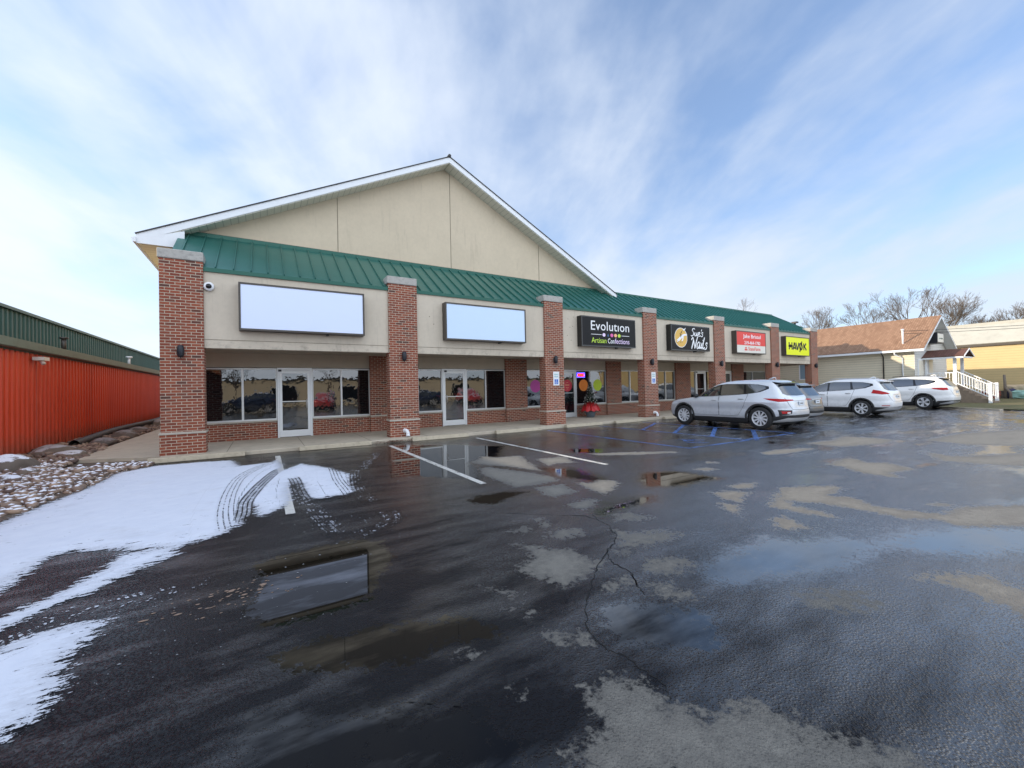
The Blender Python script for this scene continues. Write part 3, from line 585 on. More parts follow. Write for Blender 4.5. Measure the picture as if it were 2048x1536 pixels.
# slush crumbs and leaves scattered along the wheel marks and the big puddle
def crumbs(name, m, n, spots, smin, smax, label, flat=.5):
    V = []; F = []; b = 0
    for i in range(n):
        (x0, y0), (x1, y1), w = spots[int(RNG.integers(len(spots)))]; t = RNG.random(); x = x0+(x1-x0)*t+RNG.normal(0, w); y = y0+(y1-y0)*t+RNG.normal(0, w)
        s = smin+(smax-smin)*RNG.random()**3; k = 6; a0 = RNG.uniform(0, 6.28); st = RNG.uniform(1, 2.2)
        pts = [(math.cos(a0+j*6.283/k)*s*st*RNG.uniform(.6, 1.1), math.sin(a0+j*6.283/k)*s*RNG.uniform(.6, 1.1)) for j in range(k)]
        V += [(x+p, y+q, LOTZ+.002) for p, q in pts]+[(x, y, LOTZ+.004+s*flat)]; F += [(b+j, b+(j+1) % k, b+k) for j in range(k)]; b += k+1
    me = bpy.data.meshes.new(name); me.from_pydata(V, [], F); me.materials.append(m); o = bpy.data.objects.new(name, me); C.objects.link(o); tag(o, label, kind='stuff')
mat('slush', (.20, .21, .23), .5); mat('pale_leaf', (.22, .15, .11), .8)
crumbs('slush_crumbs', MATS['slush'], 300, [((1.9, -9.4), (3.6, -8.6), .22), ((1.2, -10.3), (2.4, -9.8), .22), ((2.6, -7.6), (3.7, -8.4), .15), ((.2, -9.4), (1.7, -9.2), .10), ((3.0, -4.5), (4.5, -6.0), .4)], .002, .007, 'small crumbs of grey slush on the wet asphalt')
crumbs('fallen_leaves', MATS['pale_leaf'], 70, [((1.65, -9.5), (2.25, -9.35), .12)], .006, .02, 'pale brown leaves soaked at the edge of the puddle', .15)
# ================================================================ rocks
def rocks():
    ico = bmesh.new(); bmesh.ops.create_icosphere(ico, subdivisions=1, radius=1)
    bv = np.array([v.co[:] for v in ico.verts]); bf = np.array([[v.index for v in f.verts] for f in ico.faces]); ico.free()
    edge = [(-3.3, -12), (-1.9, -9), (-.78, -5.6), (-.61, -4.37), (-.45, -3.29), (-.45, -1.75), (-.05, -1.05)]
    V = []; F = []; T = []; n = 0; b = 0
    while n < 9000:
        y = RNG.uniform(-7.5, 16) if RNG.random() < .62 else RNG.uniform(-5.5, .5)
        xe = np.interp(y, [p[1] for p in edge], [p[0] for p in edge]) if y < -1.05 else (-.05 if y < -.35 else -1.72)
        x = RNG.uniform(-3.45, xe)
        if y > 4 and x > -2.1: continue
        if y < -1.1 and x > xe-.25 and RNG.random() < .6: continue
        r = (.018+.08*RNG.random()**2.6)*(1.15 if y > 3 else 1); sc = np.array([r*RNG.uniform(.9, 1.6), r*RNG.uniform(.7, 1.1), r*RNG.uniform(.45, .8)])
        a = RNG.uniform(0, 6.28); v = bv*(1+RNG.uniform(-.15, .15, (len(bv), 1)))*sc
        v = np.stack([v[:, 0]*np.cos(a)-v[:, 1]*np.sin(a), v[:, 0]*np.sin(a)+v[:, 1]*np.cos(a), v[:, 2]], 1)
        mound = max(0, min(1, (-x-1.2)/1.6))*.12
        v += np.array([x, y, LOTZ+sc[2]*.5+mound*RNG.uniform(.3, 1)])
        V.append(v); F.append(bf+b); T.append(np.full(len(bv), RNG.random())); b += len(bv); n += 1
    V = np.concatenate(V); F = np.concatenate(F); T = np.concatenate(T)
    me = bpy.data.meshes.new('river_rocks'); me.from_pydata(V.tolist(), [], F.tolist()); me.materials.append(MATS['river_rock'])
    a = me.attributes.new('tint', 'FLOAT', 'POINT'); a.data.foreach_set('value', T.astype(np.float32)); me.shade_smooth()
    o = bpy.data.objects.new('river_rocks', me); C.objects.link(o)
    tag(o, 'bed of brown river rocks dusted with snow along the red wall', kind='stuff')
rocks()
def boulder(x, y, rx, ry, rz, a, label, seed, z=0):
    bm = bmesh.new(); bmesh.ops.create_icosphere(bm, subdivisions=4, radius=1)
    for v in bm.verts:
        k = 1+.16*mn.noise(v.co*1.3+Vector((seed*7.1, 0, 0)))+.05*mn.noise(v.co*4+Vector((seed, 3, 0)))
        v.co = Vector((v.co.x*rx*k, v.co.y*ry*k, v.co.z*rz*k*(1 if v.co.z < 0 else (1-.2*abs(v.co.x)))))
    me = bpy.data.meshes.new('boulder'); bm.to_mesh(me); bm.free(); me.shade_smooth(); me.materials.append(MATS['boulder'])
    at = me.attributes.new('tint', 'FLOAT', 'POINT'); at.data.foreach_set('value', np.full(len(me.vertices), .1+.12*(seed % 4), np.float32))
    o = bpy.data.objects.new('boulder', me); C.objects.link(o); o.location = (x, y, LOTZ+rz*.35+z); o.rotation_euler = (0, 0, a)
    tag(o, label, 'boulder', 'boulders along the foot of the red wall')
def boulder_fn(t, p):
    g = t.new('ShaderNodeNewGeometry'); nz = t.sep(g.outputs['Normal'])[2]; P = g.outputs['Position']
    n = t.noise(P, 5, 5, .65); ns = t.noise(P, 4.5, 5, .7)
    c = t.mix(n, (.05, .045, .045), (.17, .14, .12)); c = t.mix(t.attr('tint'), c, (.24, .17, .11))
    s = t.mapr(t.math('ADD', t.math('MULTIPLY', nz, 1.0), t.math('MULTIPLY', ns, .8)), 1.22, 1.30, 0, 1)
    s = t.math('MULTIPLY', s, t.mapr(t.sep(P)[1], 3.0, 1.5, .15, 1))
    t.put(p.inputs['Base Color'], t.mix(s, c, (.78, .81, .88))); t.put(p.inputs['Normal'], t.bump(n, .5, .03))
mat('boulder', rough=.8, fn=boulder_fn)
for i, (x, y, rx, ry, rz, a, l) in enumerate([(-2.55, -.15, .62, .42, .30, 1.2, 'large dark grey snow topped boulder nearest the left edge'),
    (-2.75, 2.85, .45, .5, .26, .9, 'rounded brown boulder with a snow cap beside the red wall'), (-2.25, 2.2, .4, .3, .16, 2.6, 'flat pale snow dusted boulder in front of the black pipe'),
    (-2.35, 5.3, .35, .45, .22, .3, 'brown boulder resting against the black pipe mouth'), (-2.3, 7.6, .4, .5, .28, .5, 'tallest tan boulder midway along the black pipe'),
    (-2.0, -.9, .22, .16, .13, .5, 'small pale boulder right of the dark grey boulder'), (-2.5, 15, .6, .7, .32, .2, 'far snow topped boulder near the corner pillar'), (-2.6, 11, .4, .5, .2, 0, 'low brown boulder beyond the tan boulder'),
    (-2.0, -1.7, .3, .2, .13, 2.2, 'flat snow covered boulder in front of the dark grey boulder')]):
    boulder(x, y, rx, ry, rz, a, l, i+1)

# ================================================================ red metal building, left
def corrugated(mb, x, y0, y1, z0, z1, pitch=.305, depth=.035, mi=0, dx=1):
    y = y0; pts = []
    while y < y1:
        for a, d in ((0, 0), (.52, 0), (.62, depth), (.90, depth)): pts.append((y+a*pitch, d))
        y += pitch
    n = len(pts); vs = []
    for (yy, d) in pts: vs += [(x+dx*d, yy, z0), (x+dx*d, yy, z1)]
    mb.add(vs, [(2*i, 2*i+2, 2*i+3, 2*i+1) for i in range(n-1)], mi)
rb = thing('metal_building', 'long red corrugated metal building with green roof at the left edge', 'building', (-3.5, 12, LOTZ))
def LB(mb, name, m, par=rb, **k):
    o = mb.build(name, m, **k); o.parent = par; o.matrix_parent_inverse = Matrix.Translation((3.5, -12, -LOTZ)); return o
w = MB(); corrugated(w, -3.5, -9, 34, -.4, 2.82, .27); w.box(-12, -3.55, -9, 34, -.4, 2.8); LB(w, 'wall', MATS['red_metal'])
LB(MB().box(-3.66, -3.30, -9.2, 34.2, 2.86, 3.0).box(-3.32, -3.26, -9.2, 34.2, 2.88, 3.1), 'gutter', MATS['gutter_green'])
LB(MB().box(-3.66, -3.5, -9.1, 34.1, 2.79, 2.87), 'eave_trim', MATS['gutter_green'])
r = MB(); y = -9.0
r.slab([(-3.35, -9.2, 3.06), (-3.35, 34.2, 3.06), (-5.25, 34.2, 3.56), (-5.25, -9.2, 3.56)], .04)
while y < 34: r.slab([(-3.34, y, 3.09), (-3.34, y+.05, 3.09), (-5.25, y+.05, 3.60), (-5.25, y, 3.60)], .03); y += .3
LB(r, 'lean_to_roof', MATS['old_green'])
u = MB(); corrugated(u, -5.25, -9, 34, 3.4, 4.62, .3, .035); u.box(-12, -5.3, -9, 34, 3.4, 4.6); LB(u, 'clerestory_wall', MATS['old_green'])
LB(MB().box(-12, -5.12, -9.2, 34.2, 4.6, 4.70), 'parapet_cap', MATS['gutter_green'])
LB(MB().tube([(-4.1, 8.2, 3.25), (-4.1, 8.2, 3.72)], .07, 10).tube([(-4.1, 8.2, 3.72), (-4.1, 8.2, 3.78)], .12, 10), 'roof_vent', MATS['bronze'])
LB(MB().tube([(-4.1, 16.8, 3.25), (-4.1, 16.8, 3.66)], .06, 10).tube([(-4.1, 16.8, 3.66), (-4.1, 16.8, 3.75)], .14, 10), 'roof_vent', MATS['white_plastic'])
LB(MB().box(-3.42, -3.18, 3.70, 4.05, 2.62, 2.72).tube([(-3.3, 3.87, 2.62), (-3.22, 3.80, 2.52)], .05, 8), 'flood_light', MATS['cream_face'])
pp = [(-2.95+.15*math.sin(y*.5), y, LOTZ+.17+.012*(y-5)) for y in np.arange(4.6, 24, .6)]
dp = MB(); dp.tube(pp, [.13+.006*(i % 2) for i in range(len(pp))], 12, cap=False); dp.tube(pp, .115, 12, cap=False)
tag(dp.build('drain_pipe', MATS['black_plastic']), 'long black corrugated drain pipe lying along the red wall', 'drain pipe')

# ================================================================ walkway
PX = [0, 5.742, 11.976, 17.802, 23.487, 29.443, 34.661]; PW = [.90]+[.944]*6
slab = MB().box(.0, 37.2, -.42, 2.9, -.3, 0)
o = slab.build('walkway', MATS['concrete'], bevel=.02); tag(o, 'concrete walkway under the front canopy', kind='structure')
pad = MB().prism([(-.0, .02, -.3), (-1.72, .78, -.3), (-1.9, 4, -.3), (-2.05, 20, -.3), (0, 20, -.3)], (0, 0, .285)); tag(pad.build('side_walkway', MATS['concrete']), 'tan concrete path along the side wall', kind='structure')
for x in np.arange(1.38, 36, 1.83): tag(B(x-.008, x+.008, -.415, 2.6, .0005, .003).build('walkway_joint', MATS['joint']), 'dark joint across the concrete walkway', kind='structure')
wl = ['snow covered concrete wheel stop at the corner pillar', 'chipped concrete wheel stop in front of the first door', 'concrete wheel stop beside the second brick pillar', 'concrete wheel stop in front of the second shop',
      'concrete wheel stop at the third brick pillar', 'concrete wheel stop in front of the confectionery door', 'concrete wheel stop at the fourth brick pillar', 'concrete wheel stop under the silver car', 'concrete wheel stop left of the dark car', 'concrete wheel stop in front of the white car']
ws0 = None
for i, x in enumerate([-.15, 3.05, 6.25, 9.3, 12.5, 15.2, 18.4, 21.2, 24, 26.8]):
    if ws0 is None:
        m = MB(); L = 1.95
        m.prism([(0, -.10, 0), (0, .10, 0), (0, .075, .125), (0, -.065, .125)], (L, 0, 0)); ws0 = m.build('wheel_stop', MATS['stop_concrete'], bevel=.02); o = ws0
    else: o = ws0.copy(); C.objects.link(o)
    o.location = (x, -.56+.02*random.uniform(-1, 1), LOTZ); o.rotation_euler = (0, 0, random.uniform(-.012, .012)); tag(o, wl[i], 'wheel stop', 'concrete wheel stops along the walkway edge')
lv = MB()
for i in range(320):
    x, y = random.gauss(5.65, .35), -.52+random.gauss(0, .05); s = random.uniform(.015, .035); a = random.uniform(0, 6.28); z = LOTZ+random.uniform(.01, .07)
    d = Vector((math.cos(a), math.sin(a), random.uniform(-.4, .4)))*s; e = Vector((-math.sin(a), math.cos(a), random.uniform(-.4, .4)))*s*.6; c = Vector((x, y, z)); lv.quad(c-d, c-e, c+d, c+e)
vmat('dead_leaf', (.13, .055, .03), .9, amt=.5, scale=40, bump=0); tag(lv.build('leaf_litter', MATS['dead_leaf'], normals=False), 'brown dead leaves gathered against the walkway edge', kind='stuff')

# ================================================================ shopping strip
mall = thing('shopping_strip', 'single storey brick shopping strip with cream gable and green metal roof', 'building')
M = mall
# pillars
for k, (x, w) in enumerate(zip(PX, PW)):
    x1 = x+w
    p = MB().box(x, x1, .0, .42, .56, 5.02).box(x-.02, x1+.02, -.025, .44, -.3, .52).build('brick_pillar', MATS['brick'], M)
    MB().box(x-.035, x1+.035, -.045, .46, .52, .575).build('stone_band', MATS['sill_stone'], p, bevel=.008)
    MB().box(x-.035, x1+.012, -.02, .52, 5.03, 5.28).build('pillar_cap', MATS['cap_concrete'], p, bevel=.025)
# fascia panels
for k in range(6):
    x0, x1 = PX[k]+PW[k], PX[k+1]
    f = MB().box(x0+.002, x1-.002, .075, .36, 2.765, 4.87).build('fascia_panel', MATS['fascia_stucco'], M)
    MB().box(x0+.003, x1-.003, .068, .0755, 2.985, 2.998).build('groove', MATS['joint'], f)
m = MB()
for (a, b) in ((13.25, 4.4), (13.35, 4.05), (13.5, 4.1), (13.2, 3.7), (13.4, 3.5), (13.55, 4.5), (14.2, 4.72), (15.3, 4.74), (16.2, 4.7), (17.25, 4.5), (17.3, 4.0), (17.28, 3.6), (14.6, 3.12), (16.9, 3.14), (7.15, 4.05), (7.3, 3.8)):
    m.prism([(a+.018*math.cos(i*.785), .075, b+.018*math.sin(i*.785)) for i in range(8)], (0, -.002, 0))
m.build('bolt_holes', MATS['joint'], M)['kind'] = 'stuff'
MB().box(35.3, 35.55, .42, 2.9, 2.765, 4.87).build('side_fascia', MATS['fascia_stucco'], M)
MB().box(.02, .2, .42, 2.7, 2.765, 4.87).build('side_fascia', MATS['fascia_stucco'], M)
# mansard
def mansard():
    YB, ZB, YT, ZT = .05, 4.90, 2.42, 6.50; xl, xr = .12, 35.72; xrt = 34.4
    m = MB(); m.slab([(xl, YB, ZB), (xr, YB, ZB), (xrt, YT, ZT), (xl+.0, YT, ZT)], .05)
    m.slab([(xr, YB, ZB), (xr, 3.4, ZB), (xrt, 3.4, ZT), (xrt, YT, ZT)], .05)
    r = m.build('mansard_roof', MATS['green_metal'], M)
    s = MB(); x = .35; d = Vector((0, YT-YB, ZT-ZB)).normalized(); n = Vector((0, -d.z, d.y))
    while x < xr-.05:
        L = 1.0 if x < xrt else max(0, (xr-x)/(xr-xrt))
        a = Vector((x, YB+.03, ZB))+n*.002; b = a+Vector((0, (YT-YB-.06)*L, (ZT-ZB)*L*(YT-YB-.06)/(YT-YB)))
        w = .019; h = n*.065
        s.prism([tuple(a-Vector((w, 0, 0))), tuple(a+Vector((w, 0, 0))), tuple(a+Vector((w*.6, 0, 0))+h), tuple(a-Vector((w*.6, 0, 0))+h)], tuple(b-a)); x += .406
    s.build('standing_seams', MATS['green_metal'], r)
    MB().box(xl-.02, xr+.02, .03, .16, 4.80, 4.905).build('eave_trim', MATS['green_trim'], r)
    MB().box(xl, xrt, 2.34, 2.47, 6.44, 6.56).build('ridge_cap', MATS['green_trim'], r)
    h = MB(); h.tube([(xr, YB, ZB+.03), (xrt, YT, ZT+.02)], .035, 6); h.build('hip_cap', MATS['green_trim'], r)
    MB().box(18.2, 34.3, 2.42, 12, 6.2, 6.44).build('flat_roof', MATS['dark_shingle'], M)
mansard()
# walls behind the walkway
YW = 2.7
# each entry: x0, x1, kind
bays = [(0.0, .62, 'b'), (.62, 1.64, 'w'), (1.64, 2.62, 'w'), (2.63, 3.70, 'd'), (3.71, 4.67, 'w'), (4.67, 5.67, 'w'), (5.67, 6.42, 'p'), (6.42, 7.55, 'b'), (7.55, 8.58, 'w'), (8.59, 9.69, 'D'),
        (9.70, 10.63, 'w'), (10.63, 11.62, 'w'), (11.62, 12.77, 'p'), (12.77, 13.9, 'w'), (13.9, 14.68, 'b'), (14.69, 15.80, 'd'), (15.81, 16.75, 'w'), (16.75, 17.87, 'w'), (17.87, 18.93, 'p'),
        (18.93, 19.70, 'w'), (19.70, 20.65, 'w'), (20.65, 21.75, 'b'), (21.75, 22.70, 'w'), (22.70, 23.55, 'w'), (23.55, 24.95, 'p'), (24.95, 25.58, 'w'), (25.59, 26.60, 'd'), (26.61, 27.6, 'w'), (27.6, 28.45, 'b'),
        (28.46, 29.5, 'd'), (29.5, 30.87, 'p'), (30.87, 32.17, 'w'), (32.17, 33.95, 'w'), (33.95, 35.55, 'b')]
MB().box(0, 35.55, YW+.12, YW+.3, -.2, 6.4).build('rear_wall_core', MATS['black_plastic'], M)

for x0, x1, k in bays:
    if k == 'w': MB().box(x0, x1, YW, YW+.12, -.2, .565).build('brick_base_wall', MATS['brick'], M)
    if k == 'b': MB().box(x0, x1, YW-.001, YW+.12, -.2, 2.40).build('brick_wall', MATS['brick'], M)
    if k == 'p': MB().box(x0, x1, YW-.12, YW+.12, -.2, 2.86).build('brick_pilaster', MATS['brick'], M)
MB().box(.0, 35.55, YW-.02, YW+.12, 2.40, 2.88).build('upper_wall', MATS['beige_paint'], M)
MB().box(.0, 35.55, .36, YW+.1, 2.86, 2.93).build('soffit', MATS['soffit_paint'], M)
MB().box(35.35, 35.55, 2.83, 30, -.2, 6.2).build('side_wall', MATS['brick'], M); MB().box(0.05, .25, 2.83, 34, -.2, 5.9).build('side_wall', MATS['brick'], M)
for x in (3.2, 9.2, 15.4, 21.3, 27): MB().lathe([(.075, 2.852), (.06, 2.852), (.0, 2.856)], (x, 1.3, 0), 14).build('recessed_light', MATS['dark_metal'], M)
def window(x0, x1, z0=.62, z1=2.375):
    f = MB(); t = .05; y0, y1 = YW-.035, YW+.07
    f.box(x0, x0+t/2+.005, y0, y1, z0, z1).box(x1-t/2-.005, x1, y0, y1, z0, z1).box(x0+.03, x1-.03, y0, y1, z1-t, z1).box(x0+.03, x1-.03, y0, y1, z0, z0+t)
    o = f.build('window', MATS['alu'], M)
    B(x0+.02, x1-.02, YW+.01, YW+.03, z0+.02, z1-.02).build('pane', MATS['shop_glass'], o); return o
def door(x0, x1, left_handle):
    y0, y1 = YW-.05, YW+.08
    f = MB().box(x0, x0+.055, y0, y1, 0, 2.39).box(x1-.055, x1, y0, y1, 0, 2.39).box(x0+.055, x1-.055, y0, y1, 2.32, 2.39)
    a, b = x0+.06, x1-.06; ys, ye = YW-.035, YW+.02
    f.box(a, a+.085, ys, ye, .02, 2.31).box(b-.085, b, ys, ye, .02, 2.31).box(a+.085, b-.085, ys, ye, 2.20, 2.31).box(a+.085, b-.085, ys, ye, .02, .24)
    o = f.build('door', MATS['alu_door'], M)
    MB().box(a+.08, b-.08, YW-.015, YW+.005, .23, 2.21).build('pane', MATS['shop_glass'], o)
    hx = (a+.12) if left_handle else (b-.12); s = 1 if left_handle else -1
    MB().tube([(hx, YW-.03, .98), (hx, YW-.10, 1.0), (hx, YW-.10, 1.27), (hx, YW-.03, 1.29)], .014, 8).build('handle', MATS['alu'], o)
    MB().box(a+.08, b-.08, YW-.03, YW-.016, 1.215, 1.245).build('push_bar', MATS['alu'], o)
    MB().box(x0+.1 if left_handle else x0+.03, x0+.2 if left_handle else x0+.13, YW-.075, YW-.045, 2.26, 2.33).build('door_closer', MATS['dark_metal'], o)
sills = []
for x0, x1, k in bays:
    if k == 'w': window(x0, x1)
    if k in 'dD': door(x0, x1, k == 'D')
    if k in 'wbp':
        if sills and abs(sills[-1][1]-x0) < .02: sills[-1][1] = x1
        else: sills.append([x0, x1])
for a, b in sills:
    MB().box(a, b, YW-.06, YW-.0015, .565, .62).build('stone_sill', MATS['sill_stone'], M, bevel=.006)
for x0, x1, k in bays:
    if k == 'p': MB().box(x0-.01, x1+.01, YW-.17, YW-.061, .560, .617).build('stone_band', MATS['sill_stone'], M, bevel=.006)
# gable
def gable():
    YG = 2.5; xp = 8.80; zt = 10.62; xl, xr = .05, 17.55; zl = 6.25
    s = (10.95-6.1)/(8.8+.82)
    wall = MB().prism([(xl, YG, 5.9), (xr, YG, 5.9), (xr, YG, 10.72-s*(xr-xp)), (xp, YG, 10.72), (xl, YG, 10.72-s*(xp-xl))], (0, .2, 0))
    g = wall.build('gable_wall', MATS['stucco'], M)
    for x in (4.61, 9.03, 13.53): MB().box(x-.012, x+.012, YG-.006, YG+.004, 6.5, 10.70-s*abs(x-xp)).build('joint', MATS['joint'], g)
    MB().box(.6, 17.2, YG-.03, YG+.004, 6.60, 6.615).build('joint', MATS['joint'], g)
    YF, YB = 1.92, 34.0; ex0, ex1 = -.80, 18.05
    zr = lambda x: 10.97-s*abs(x-xp)
    rr = MB(); rr.slab([(ex0-.03, YF-.03, zr(ex0-.03)+.03), (xp, YF-.03, zr(xp)+.03), (xp, YB, zr(xp)+.03), (ex0-.03, YB, zr(ex0-.03)+.03)], .03)
    rr.slab([(xp, YF-.03, zr(xp)+.032), (ex1+.03, YF-.03, zr(ex1+.03)+.032), (ex1+.03, YB, zr(ex1+.03)+.032), (xp, YB, zr(xp)+.032)], .03)
    ro = rr.build('shingle_roof', MATS['dark_shingle'], M)
    MB().tube([(xp, YF-.05, zr(xp)+.04), (xp, YB, zr(xp)+.04)], .07, 6).build('ridge_cap', MATS['dark_shingle'], ro)
    def band(z0, z1, y0, y1, name, m):
        b = MB()
        for a, c in ((ex0, xp), (xp, ex1)):
            b.prism([(a, y0, zr(a)+z0), (c, y0, zr(c)+z0), (c, y0, zr(c)+z1), (a, y0, zr(a)+z1)], (0, y1-y0, 0))
        return b.build(name, m, M)
    band(-.22, -.005, YF, YF+.03, 'rake_board', MATS['white_trim'])
    band(-.25, -.215, YF+.031, YG, 'rake_soffit', MATS['vented_soffit'])
    # left eave: boxed return, soffit and gutter
    e = MB(); zb = zr(ex0)-.24
    e.prism([(ex0, YF+.001, zb-.02), (.28, YF+.001, zb-.02), (.28, YF+.001, zb+.50), (ex0, YF+.001, zb+.1)], (0, .04, 0))
    e.build('eave_return', MATS['white_trim'], M)
    MB().box(ex0+.02, .06, YF+.045, YB-.1, zb-.02, zb+.01).build('eave_soffit', MATS['cream_soffit'], M)
    MB().box(-.02, .05, YF+.6, YB-.1, 4.5, zb-.02).build('frieze', MATS['cream_soffit'], M)
    MB().prism([(ex0-.11, YF-.04, zb+.12), (ex0-.07, YF-.04, zb), (ex0-.0, YF-.04, zb), (ex0-.0, YF-.04, zb+.14)], (0, YB-YF, 0)).build('gutter', MATS['white_trim'], M)
    MB().box(ex1-.02, ex1+.02, YF, YB, zr(ex1)-.2, zr(ex1)).build('eave_board', MATS['white_trim'], M)
gable()

# ================================================================ text helper
def text(body, x0, x1, z0, z1, y, m, parent, shear=0, off=0, name='lettering', th=.006, spacing=1.0):
    cu = bpy.data.curves.new(name, 'FONT'); cu.body = body; cu.extrude = th/2; cu.shear = shear; cu.offset = off; cu.resolution_u = 3; cu.space_character = spacing
    t = bpy.data.objects.new(name, cu); C.objects.link(t); bpy.context.view_layer.update()
    me = bpy.data.meshes.new_from_object(t.evaluated_get(bpy.context.evaluated_depsgraph_get())); bpy.data.objects.remove(t)
    xs = [v.co.x for v in me.vertices]; ys = [v.co.y for v in me.vertices]; a, b, c, d = min(xs), max(xs), min(ys), max(ys)
    for v in me.vertices:
        v.co = Vector((x0+(v.co.x-a)/(b-a)*(x1-x0), y-v.co.z-th/2, z0+(v.co.y-c)/(d-c)*(z1-z0)))
    me.materials.clear(); me.materials.append(m); me.name = name
    o = bpy.data.objects.new(name, me); C.objects.link(o); o.parent = parent
    if parent: o.matrix_parent_inverse = Matrix.Translation(-parent.location)
    return o
def disc(mb, cx, cz, rx, rz, y, n=28, th=.004, mi=0):
    mb.prism([(cx+rx*math.cos(2*math.pi*i/n), y, cz+rz*math.sin(2*math.pi*i/n)) for i in range(n)], (0, -th, 0), mi); return mb
def wl(mb, name, m, par, **k):
    o = mb.build(name, m, **k); o.parent = par; o.matrix_parent_inverse = Matrix.Translation(-par.location); return o
def sign(x0, x1, label, face, frame, z0=3.25, z1=4.55, border=.05):
    t = thing('shop_sign', label, 'shop sign', ((x0+x1)/2, .075, z0), 0, 'lightbox signs on the cream fascia')
    yf = -.205
    c = MB().box(x0, x1, yf+.03, .073, z0, z1)
    c.box(x0, x1, yf-.012, yf+.03, z1-border, z1).box(x0, x1, yf-.012, yf+.03, z0, z0+border).box(x0, x0+border, yf-.012, yf+.03, z0+border, z1-border).box(x1-border, x1, yf-.012, yf+.03, z0+border, z1-border)
    wl(c, 'cabinet', frame, t)
    wl(MB().box(x0+border, x1-border, yf, yf+.025, z0+border, z1-border), 'face', face, t)
    wl(MB().box((x0+x1)/2+.55, (x0+x1)/2+.62, -.1, .05, z0-.035, z0-.001), 'conduit', MATS['dark_metal'], t)
    X = lambda f: x0+(x1-x0)*f; Z = lambda f: z1-(z1-z0)*f
    return t, X, Z, yf
sign(1.68, 4.94, 'blank white lightbox sign above the first shop, beside the security camera', MATS['blank_face'], MATS['bronze'])
sign(7.62, 10.93, 'blank pale blue lightbox sign above the second shop', MATS['blank_face_blue'], MATS['bronze'])
t, X, Z, yf = sign(13.74, 17.0, 'black confectionery sign with white word and coloured dots', MATS['sign_black'], MATS['black_gloss'])
text('Evolut\u0131on', X(.165), X(.875), Z(.45), Z(.145), yf, MATS['txt_white'], t, spacing=1.05)
wl(MB().box(X(.165), X(.35), yf-.006, yf, Z(.60), Z(.585)).box(X(.725), X(.875), yf-.006, yf, Z(.60), Z(.585)), 'rule_lines', MATS['txt_white'], t)
for f, c in ((.395, 'txt_lilac'), (.47, 'dot_blue'), (.54, 'dot_pink'), (.61, 'dot_peach'), (.68, 'txt_lime')):
    m = MB()
    if c == 'dot_blue': m.prism([(X(f)-.045, yf, Z(.62)), (X(f), yf, Z(.655)), (X(f)+.045, yf, Z(.62)), (X(f), yf, Z(.54))], (0, -.005, 0))
    else: disc(m, X(f), Z(.595), .088, .078, yf)
    wl(m, 'coloured_dot', MATS[c], t)
text('Artisan', X(.17), X(.435), Z(.875), Z(.70), yf, MATS['txt_lime'], t)
text('Con', X(.465), X(.585), Z(.875), Z(.705), yf, MATS['txt_white'], t)
text('fections', X(.595), X(.875), Z(.875), Z(.695), yf, MATS['txt_lilac'], t)
t, X, Z, yf = sign(19.53, 22.70, 'black nail salon sign with gold oval and white script', MATS['sign_black'], MATS['black_gloss'])
m = MB(); disc(m, X(.245), Z(.5), .50, .50, yf, 40); wl(m, 'gold_oval', MATS['gold'], t)
m = MB()
for i in range(40):
    a, b = 2*math.pi*i/40, 2*math.pi*(i+1)/40
    m.quad((X(.245)+.50*math.cos(a), yf-.006, Z(.5)+.50*math.sin(a)), (X(.245)+.50*math.cos(b), yf-.006, Z(.5)+.50*math.sin(b)), (X(.245)+.475*math.cos(b), yf-.006, Z(.5)+.475*math.sin(b)), (X(.245)+.475*math.cos(a), yf-.006, Z(.5)+.475*math.sin(a)))
wl(m, 'oval_rim', MATS['txt_white'], t, normals=False)
hx, hz = X(.245), Z(.5)
hand = [(.48, .13), (.25, .10), (.05, -.02), (-.12, -.16), (-.28, -.24), (-.31, -.21), (-.20, -.12), (-.33, -.17), (-.35, -.13), (-.18, -.03), (-.05, .07), (.08, .15), (.25, .20), (.47, .21)]
m = MB().prism([(hx+a, yf-.005, hz+b) for a, b in hand], (0, -.004, 0)); m.prism([(hx+a, yf-.005, hz+b) for a, b in ((.22, .06), (.16, -.12), (.06, -.2), (.03, -.16), (.1, -.06), (.08, .02))], (0, -.0045, 0))
m.prism([(hx+a, yf-.005, hz+b) for a, b in ((.12, .40), (.3, .47), (.40, .52), (.33, .43), (.24, .36))], (0, -.0045, 0)); wl(m, 'white_hand', MATS['txt_white'], t)
m = MB().tube([(hx-.02, yf-.006, hz+.05), (hx+.0, yf-.006, hz+.25), (hx+.14, yf-.006, hz+.40)], .010, 5)
for a, b in ((-.10, .20), (.08, .30), (-.09, .10), (.09, .17)): m.tube([(hx, yf-.006, hz+b-.08), (hx+a, yf-.006, hz+b)], [.008, .014], 5)
for a, b in ((-.32, -.26), (-.2, -.2), (-.05, -.23), (.07, -.22)): disc(m, hx+a, hz+b, .018, .03, yf-.006, 10)
wl(m, 'dark_twig', MATS['txt_dark'], t)
def script(strokes, x0, x1, z0, z1, r, name):
    m = MB(); s = .30
    for st in strokes:
        P = smooth_path(st, 5) if len(st) > 2 else st
        m.tube([(x0+(x+s*z*.35)*(x1-x0), yf-.004, z0+z*(z1-z0)) for x, z in P], [r*(.75+.35*abs(math.sin(i*.35))) for i in range(len(P))], 6)
    wl(m, name, MATS['txt_white'], t)
